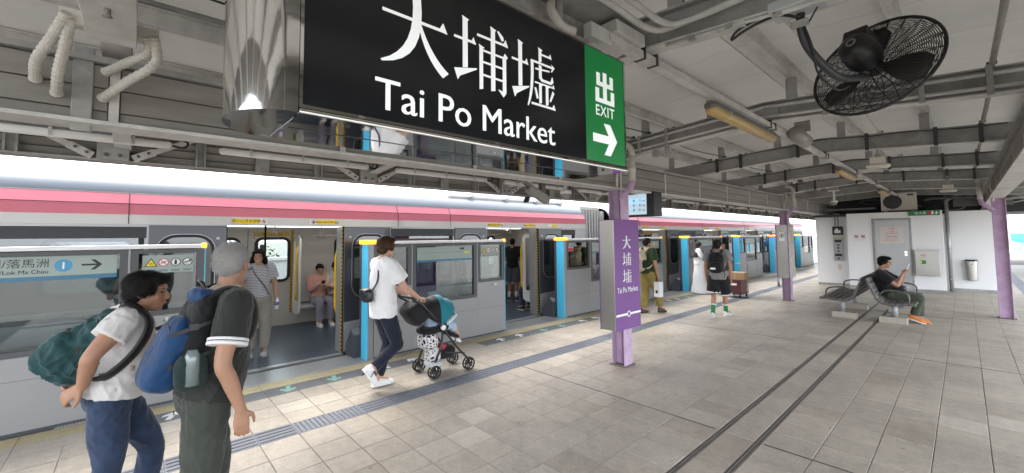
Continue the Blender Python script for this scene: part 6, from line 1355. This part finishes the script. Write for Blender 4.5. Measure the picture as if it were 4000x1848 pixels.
# ---- two seated passengers on the far seats
def sitter(label, loc, rz, skin, top, sleeve, bottom, shoes, hair, hm=HAIRB, s=1., seed=1, arms='phone', **kw):
    J = dict(pelvis=(0,0,.52), waist=(0,-.01,.66), chest=(0,.0,.86), neck=(0,.01,1.05), head=(0,.05,1.18), shR=(.175,.0,1.0), shL=(-.175,.0,1.0), elR=(.21,.07,.76), elL=(-.21,.07,.76), wrR=(.07,.22,.86), wrL=(-.05,.23,.84), hipR=(.085,.03,.50), hipL=(-.085,.03,.50), knR=(.11,.44,.50), knL=(-.11,.44,.50), anR=(.11,.40,.09), anL=(-.11,.44,.09))
    if arms == 'cross': J.update(wrR=(-.10,.18,.78), wrL=(.08,.19,.75))
    J = {k: V(v)*s if k[:2] != 'an' else V(v) for k, v in J.items()}; J.update({k: V(v) for k, v in kw.pop('J', {}).items()})
    t = person(label, loc, rz, J, skin, kw.pop('vox', .013), top, sleeve, .03, bottom, 1., shoes, hair, hm, .95, kw.pop('hp', (0,R(-18),0)), .95, seed=seed, **kw); return t, J
W1 = (m_wshoe, m_sole)
g1, J1 = sitter('seated passenger in pink top looking at a phone inside the train', (-9.45, 2.98, TZ), R(-90), SKINP, cloth('pink sweater', (.62,.34,.29)), 1.95, cloth('lilac grey trousers', (.27,.25,.31)), W1, 'bob', s=.97, seed=31, curl=(.9,.9))
p1 = thing('phone', 'dark phone held by the pink-topped passenger', 'phone', (-9.45, 2.98, TZ), R(-90)); MB().obox((.01,.30,.86), (.037,.006,.075), rot(0,R(-35))).build('phone_body', m_black, p1, bevel=.005); MB().obox((.01,.293,.865), (.033,.001,.068), rot(0,R(-35))).build('screen', m_dark, p1)
g2, J2 = sitter('seated passenger in cream shirt with folded arms inside the train', (-9.45, 3.32, TZ), R(-90), SKIN, cloth('cream shirt', (.58,.52,.44)), 1.9, cloth('slate trousers', (.10,.11,.12)), (m_black, m_sole), 'short', seed=33, arms='cross', hp=(R(15),R(-20),0))
# ---- man in black standing in the second doorway, passenger in lilac behind the screen
J = stand(1.76); J['elR'] = V((.24,.06,1.16)); J['wrR'] = V((.06,.20,1.12)); J['elL'] = V((-.24,.06,1.16)); J['wrL'] = V((-.06,.20,1.10))
person('man in black t-shirt and grey shorts standing with his back to us in the train', (-8.72, 7.98, TZ), R(38), J, SKIN, .012, cloth('black t-shirt', (.012,.012,.013)), .7, .05, cloth('slate shorts', (.075,.085,.10)), .47, (m_black, m_sole), 'crop', HAIRB, 1., seed=41, inflate=.022, pinf=.03, socks=cloth('white sock', (.7,.7,.7)), eyes=False)
sitter('seated passenger in lilac jacket behind the white screen of the second door', (-6.98, 7.22, TZ), R(90), SKIN, cloth('lilac jacket', (.30,.22,.42)), 1.95, DENIM, (m_black, m_sole), 'long', seed=43, hp=(0,R(-25),0))
# ---- man with beige backpack and mustard trousers
CMP = (-5.05, 8.9, 0); ch = R(-12)
J = stand(1.74); J['anR'] = V((.09,.30,.10)); J['knR'] = V((.09,.20,.51)); J['anL'] = V((-.09,-.10,.085)); J['wrR'] = V((.25,.06,.86)); J['elR'] = V((.25,-.02,1.13)); J['toeR'] = V((.1,1,-.1))
person('man in green t-shirt and mustard trousers with beige backpack, walking away', CMP, ch, J, SKIN, .013, cloth('dark green t-shirt', (.03,.055,.022), var=.2), .68, .04, cloth('mustard trousers', (.22,.17,.05), var=.2), .93, (mat('brown shoe', (.09,.045,.03), .6), m_dark), 'short', HAIRB, 1., seed=51, inflate=.024, pinf=.034, eyes=False)
b_ = thing('backpack', 'beige canvas backpack on the man in mustard trousers', 'backpack', CMP, ch)
BEI = cloth('beige canvas', (.42,.36,.26), var=.15)
mb_ = bag((-.02,-.235,1.22), (.16,.10,.25), BEI, 'main_compartment', b_, .65, R(-5), .011, .012, 4); bag((-.02,-.33,1.15), (.12,.05,.15), BEI, 'front_pocket', mb_, .65, 0, .011, .01, 5); bag((-.02,-.25,1.44), (.13,.09,.05), BEI, 'lid', mb_, .75, R(-10), .011, .01, 6); bag((.135,-.24,1.15), (.03,.07,.10), BLK, 'side_pocket', mb_, .7, 0, .011)
for s_ in (1, -1): strap([(s_*.09,-.19,1.42),(s_*.11,-.06,1.52),(s_*.13,.07,1.45),(s_*.17,.10,1.25),(s_*.17,-.1,1.08),(s_*.12,-.18,1.05)], .055, .015, BEI, b_, (0,0,1.28))
MB().tube(curve([(-.12,-.34,1.0),(-.06,-.37,1.15),(-.1,-.36,1.35)], 5), .008, 6).build('cord', m_dark, mb_)
sh = thing('shopping_bag', 'white paper shopping bag carried by the man in mustard trousers', 'bag', CMP, ch)
b = MB(); b.box(.17,.33,.0,.12,.40,.74).build('bag_body', mat('white paper', (.72,.72,.71), .6, var=.04), sh, bevel=.006); MB().box(.22,.28,-.003,-.0005,.48,.55).build('bag_mark', m_ink, sh); MB().tube(curve([(.20,.06,.74),(.24,.06,.84),(.30,.06,.74)], 6), .005, 6).build('bag_handle', m_black, sh)
# ---- boy in grey t-shirt with black backpack
BO = (-3.72, 9.55, 0); bz = R(14)
J = stand(1.69); J['anL'] = V((-.10,-.20,.10)); J['knL'] = V((-.10,.02,.50)); J['anR'] = V((.10,.26,.085)); J['knR'] = V((.10,.18,.48)); J['toeR'] = V((.5,1,0)); J['elR'] = V((.24,-.03,1.12)); J['wrR'] = V((.25,.04,.84))
bo = person('teenager in grey t-shirt and black shorts with black backpack, walking away', BO, bz, J, SKIN, .013, cloth('grey t-shirt', (.23,.225,.23)), .62, .10, cloth('black basketball shorts', (.012,.012,.014)), .46, (mat('pale trainer', (.55,.55,.54), .6), m_sole), 'bowl', HAIRB, .97, seed=61, inflate=.03, pinf=.035, socks=cloth('green sock', (.03,.20,.06)), eyes=False)
for sd in 'RL':
    h0, k0 = J['hip'+sd], J['kn'+sd]; MB().tube([h0.lerp(k0, .84), h0.lerp(k0, .90)], .154, 20).build('shorts_stripe', m_letter, bo); a0 = J['an'+sd]; MB().tube([a0.lerp(k0, .40), a0.lerp(k0, .44)], .055, 14).build('sock_band', m_letter, bo)
b_ = thing('backpack', 'black backpack with white patch on the teenager in grey', 'backpack', BO, bz)
mb_ = bag((0,-.225,1.20), (.155,.095,.23), BLK, 'main_compartment', b_, .65, R(-5), .011, .012, 8); bag((0,-.31,1.10), (.13,.05,.12), BLK, 'front_pocket', mb_, .65, 0, .011, .01, 9); MB().box(-.10,.0,-.368,-.362,1.06,1.10).build('white_patch', m_letter, mb_)
for s_ in (1, -1): strap([(s_*.09,-.18,1.38),(s_*.11,-.06,1.47),(s_*.13,.07,1.42),(s_*.17,.10,1.22),(s_*.17,-.1,1.05),(s_*.12,-.18,1.02)], .055, .015, BLK, b_, (0,0,1.25)); MB().tube(curve([(s_*.13,-.2,1.04),(s_*.16,-.22,.95),(s_*.14,-.25,.88)], 4), .008, 5).build('loose_strap', m_black, mb_)
# ---- woman in white robe and black headscarf, woman in black with a trolley
J = stand(1.58, .9); J['elR'] = V((.2,.05,1.15)); J['wrR'] = V((.08,.2,1.05)); J['elL'] = V((-.2,.05,1.15)); J['wrL'] = V((-.05,.2,1.0))
wr_ = cloth('white robe', (.75,.75,.76), var=.03); JB2 = J
person('woman in long white robe and black headscarf by the gate', (-5.62, 13.0, 0), R(-62), J, SKIN, .014, wr_, 1.95, 0, None, 1, (m_sole, m_sole), 'hijab', cloth('black scarf', (.012,.011,.012)), .95, (R(-35),R(-8),0), .95, seed=71, skirt=wr_, inflate=.03)
J = stand(1.58, .95); J['elR'] = V((.3,.12,1.15)); J['wrR'] = V((.46,.34,1.0)); J['hdR'] = V((.5,.8,-.2)); J['elL'] = V((-.25,.0,1.1))
person('woman in black top and dark hair reaching towards the trolley', (-5.05, 13.35, 0), R(-95), J, SKIN, .014, cloth('black top', (.02,.016,.018)), 1.9, .05, cloth('dark trousers', (.06,.05,.055)), 1., (m_sole, m_sole), 'tied', HAIRB, .95, (R(-30),R(-5),0), 1.0, seed=73)
tr_ = thing('trolley', 'flat trolley carrying the boxes beside the woman in black', 'trolley', (-4.55, 13.0, 0)); MB().box(-.22,.22,-.3,.3,.10,.13).build('deck', m_dark, tr_, bevel=.004)
for sx_ in (-.17,.17):
    for sy_ in (-.25,.25): MB().lathe([(.045,-.015),(.045,.015)], (sx_, sy_, .05), (1,0,0), 14).build('wheel', m_rubber, tr_)
MB().tube([(-.2,.29,.13),(-.2,.33,.95),(.2,.33,.95),(.2,.29,.13)], .012, 8).build('handle', m_steelb, tr_)
cr = thing('maroon_crate', 'maroon storage crate on the flat trolley', 'crate', (-4.55, 13.0, .13)); MB().box(-.2,.2,-.24,.24,.0,.38).build('crate_body', mat('maroon plastic', (.085,.016,.018), .45, var=.1), cr, bevel=.012); MB().box(-.21,.21,-.25,.25,.33,.385).build('crate_rim', mat('maroon plastic', (.085,.016,.018), .45), cr, bevel=.006); MB().box(-.08,.08,-.244,-.241,.22,.28).build('crate_label', m_letter, cr)
bx = thing('cardboard_box', 'flat cardboard box lying on the maroon crate', 'box', (-4.53, 13.0, .516)); MB().box(-.24,.24,-.2,.2,.0,.19).build('carton', mat('cardboard', (.36,.22,.12), .8, var=.1), bx, bevel=.004); MB().box(-.235,.235,-.195,.195,.191,.20).build('carton_top', mat('pale card', (.62,.58,.52), .7), bx); MB().box(-.03,.03,-.202,-.2003,.0,.19).build('tape', mat('brown tape', (.42,.28,.15), .35), bx)
# ---- distant passenger in blue at the farthest gate
J = stand(1.7); person('distant passenger in bright blue shirt at the farthest train door', (-6.25, 25.6, 0), R(-20), J, SKIN, .02, cloth('bright blue shirt', (.05,.25,.55)), .7, .04, NAVY, 1., (m_black, m_sole), 'short', HAIRB, seed=81, eyes=False)
# ---- seated man with phone on the bench
J = dict(pelvis=(0,.02,.53), waist=(0,.01,.66), chest=(0,-.05,.83), neck=(0,-.06,1.01), head=(0,.02,1.19), shR=(.18,-.04,.96), shL=(-.18,-.04,.96), elR=(.19,.20,.73), elL=(-.17,.22,.74), wrR=(.08,.30,.97), wrL=(-.04,.31,.97), hipR=(.085,.06,.51), hipL=(-.085,.06,.51), knR=(.10,.52,.49), knL=(-.08,.50,.50), anR=(.10,.42,.14), anL=(.0,.50,.11))
J['toeR'] = V((0,.9,-.32)); J['toeL'] = V((.1,.9,-.30)); J['hdR'] = V((-.3,.5,.8)); J['hdL'] = V((.3,.5,.8)); J['hnR'] = V((.6,.4,-.6)); J['hnL'] = V((-.6,.4,-.6)); J['htR'] = V((-.5,0,.8)); J['htL'] = V((.5,0,.8))
ORG = mat('orange suede shoe', (.60,.19,.035), .7, var=.1)
BMN = (-1.19, 11.72, 0); bmz = R(-90)
bmn = person('man in black t-shirt and olive trousers sitting on the bench looking at his phone', BMN, bmz, J, SKIN, .011, cloth('black tee', (.012,.012,.013)), .72, .03, cloth('olive green trousers', (.055,.065,.042), var=.15), .97, (ORG, m_sole), 'short', HAIRB, 1., (0,R(-6),0), 1., curl=(1.0,1.0), seed=91, inflate=.03, pinf=.022, shoeL=.29, strands=3000)
glasses(bmn, J['head'], rot(0,R(-6),0))
p3 = thing('phone', 'white phone held up by the man on the bench', 'phone', BMN, bmz); MB().obox((.02,.37,1.10), (.037,.006,.078), rot(0,R(-20))).build('phone_body', m_white, p3, bevel=.005); MB().obox((.02,.363,1.10), (.033,.001,.07), rot(0,R(-20))).build('screen', m_dark, p3)
lb = thing('lap_bag', 'black bag on the lap of the man on the bench', 'bag', BMN, bmz); bag((0,.20,.645), (.15,.13,.075), BLK, 'bag', lb, .7, R(10), .012); MB().tube(curve([(.1,.28,.66),(.05,.36,.70),(-.05,.36,.70),(-.1,.28,.66)], 5), .008, 6).build('bag_handle', m_steelb, lb)
# ================================================================== beyond the train and the opposite track
m_leaf = mat('leaf', (.10,.16,.04), .6, var=.4, scale=3, island=.4, obj=False); m_bark = mat('bark', (.12,.09,.065), .9, var=.3)
def tree(label, x, y, h, seed, rad=2.2):
    rn = random.Random(seed); t = thing('tree', label, 'tree', (x, y, -1.2), group='trees beyond the tracks')
    MB().tube([(0,0,0),(.1,.05,h*.3),(.0,.1,h*.55),(.1,0,h*.8)], [.22,.17,.11,.04], 8).build('trunk', m_bark, t)
    b = MB()
    cl = [(rn.gauss(0, rad*.45), rn.gauss(0, rad*.45), h*.55+rn.gauss(0, h*.10), rn.uniform(.5, 1.0)) for _ in range(26)]
    for cx, cy_, cz, r_ in cl:
        for _ in range(130):
            d = V((rn.gauss(0,1), rn.gauss(0,1), rn.gauss(0,1))).normalized()*r_*rn.random()**.4; p = V((cx, cy_, cz))+d
            a = V((rn.gauss(0,1), rn.gauss(0,1), rn.gauss(0,.6))).normalized(); c = a.orthogonal().normalized(); s_ = rn.uniform(.05,.11)
            b.add([p-a*s_, p+c*s_*.5, p+a*s_, p-c*s_*.5], [(0,1,2,3)])
    b.build('crown', m_leaf, t); return t
for i, (x, y, h) in enumerate(((-17, -3.0, 4.2), (-18, 1.5, 3.6), (-21, 8, 4.0), (-19, 15, 3.6), (-18.5, -7, 4.0), (-22, 22, 4.4))):
    tree('leafy green tree seen through the train windows, number %d' % (i+1) if False else ['bushy tree seen through the leftmost train window', 'low tree behind the nearest open train door', 'rounded tree behind the second train door', 'tree behind the second train car', 'tree at the far left behind the train', 'tall tree far behind the gangway'][i], x, y, h, 20+i)
m_wall = mat('pale concrete wall', (.55,.55,.54), .8, var=.1, scale=.7, grime=.3, obj=False)
fw_ = thing('boundary_wall', 'pale concrete boundary wall beyond the tracks', 'wall', (-14.5, 12, -1.2))
for k in range(18): MB().box(-14.6, -14.4, -18+k*4.0+.02, -14+k*4.0-.02, -1.2, 1.15).build('wall_panel', m_wall, fw_, world=True)
MB().box(-14.7, -14.3, -18, 54, 1.152, 1.24).build('coping', m_wall, fw_, world=True)
# opposite side: second train with cyan gate posts
ot = thing('opposite_train', 'train on the opposite track at the right edge, pale roof', 'train', (5.4, 30, -1.1))
MB().box(3.85, 6.9, 26, 80, -.6, 2.0).build('body', m_tdark, ot, world=True); MB().box(3.83, 6.9, 26, 80, 2.0, 2.12).build('cream_band', m_cream, ot, world=True); MB().box(3.9, 6.8, 26, 80, 2.12, 2.6).build('roof', m_troof, ot, world=True, bevel=.15)
og0 = None
for k in range(16):
    y = 30+k*2.2; lab = 'cyan-posted platform gate on the opposite edge' 
    if og0 is None:
        og0 = thing('platform_gate', lab, 'platform gate', (3.1, y, 0), group='platform gates on the opposite edge')
        MB().box(.0, .16, .12, 1.6, .0, .9).build('lower_panel', m_apg, og0); MB().box(.06, .08, .12, 1.6, .9, 1.68).build('glass_pane', m_gl, og0); MB().box(-.01, .18, .0, 1.6, 1.7, 1.75).build('top_rail', m_rail, og0); MB().box(-.02, .18, -.02, .12, 0, 1.7).build('end_post', m_cyan, og0); MB().box(-.02, .18, 1.6, 1.72, 0, 1.7).build('end_post', m_cyan, og0)
    else: dup(og0, (3.1, y, 0), 0, lab)
gc = thing('green_container', 'dark green box structure above the opposite train', 'building', (9, 40, -1.2)); MB().box(7.2, 12, 34, 48, -1.2, 6).build('wall', mat('dark green cladding', (.02,.12,.05), .5), gc, world=True); MB().box(7.0, 12.2, 33.8, 48.2, 6.0, 6.3).build('roof', m_flange, gc, world=True)

bpy.data.scenes.remove(TS)
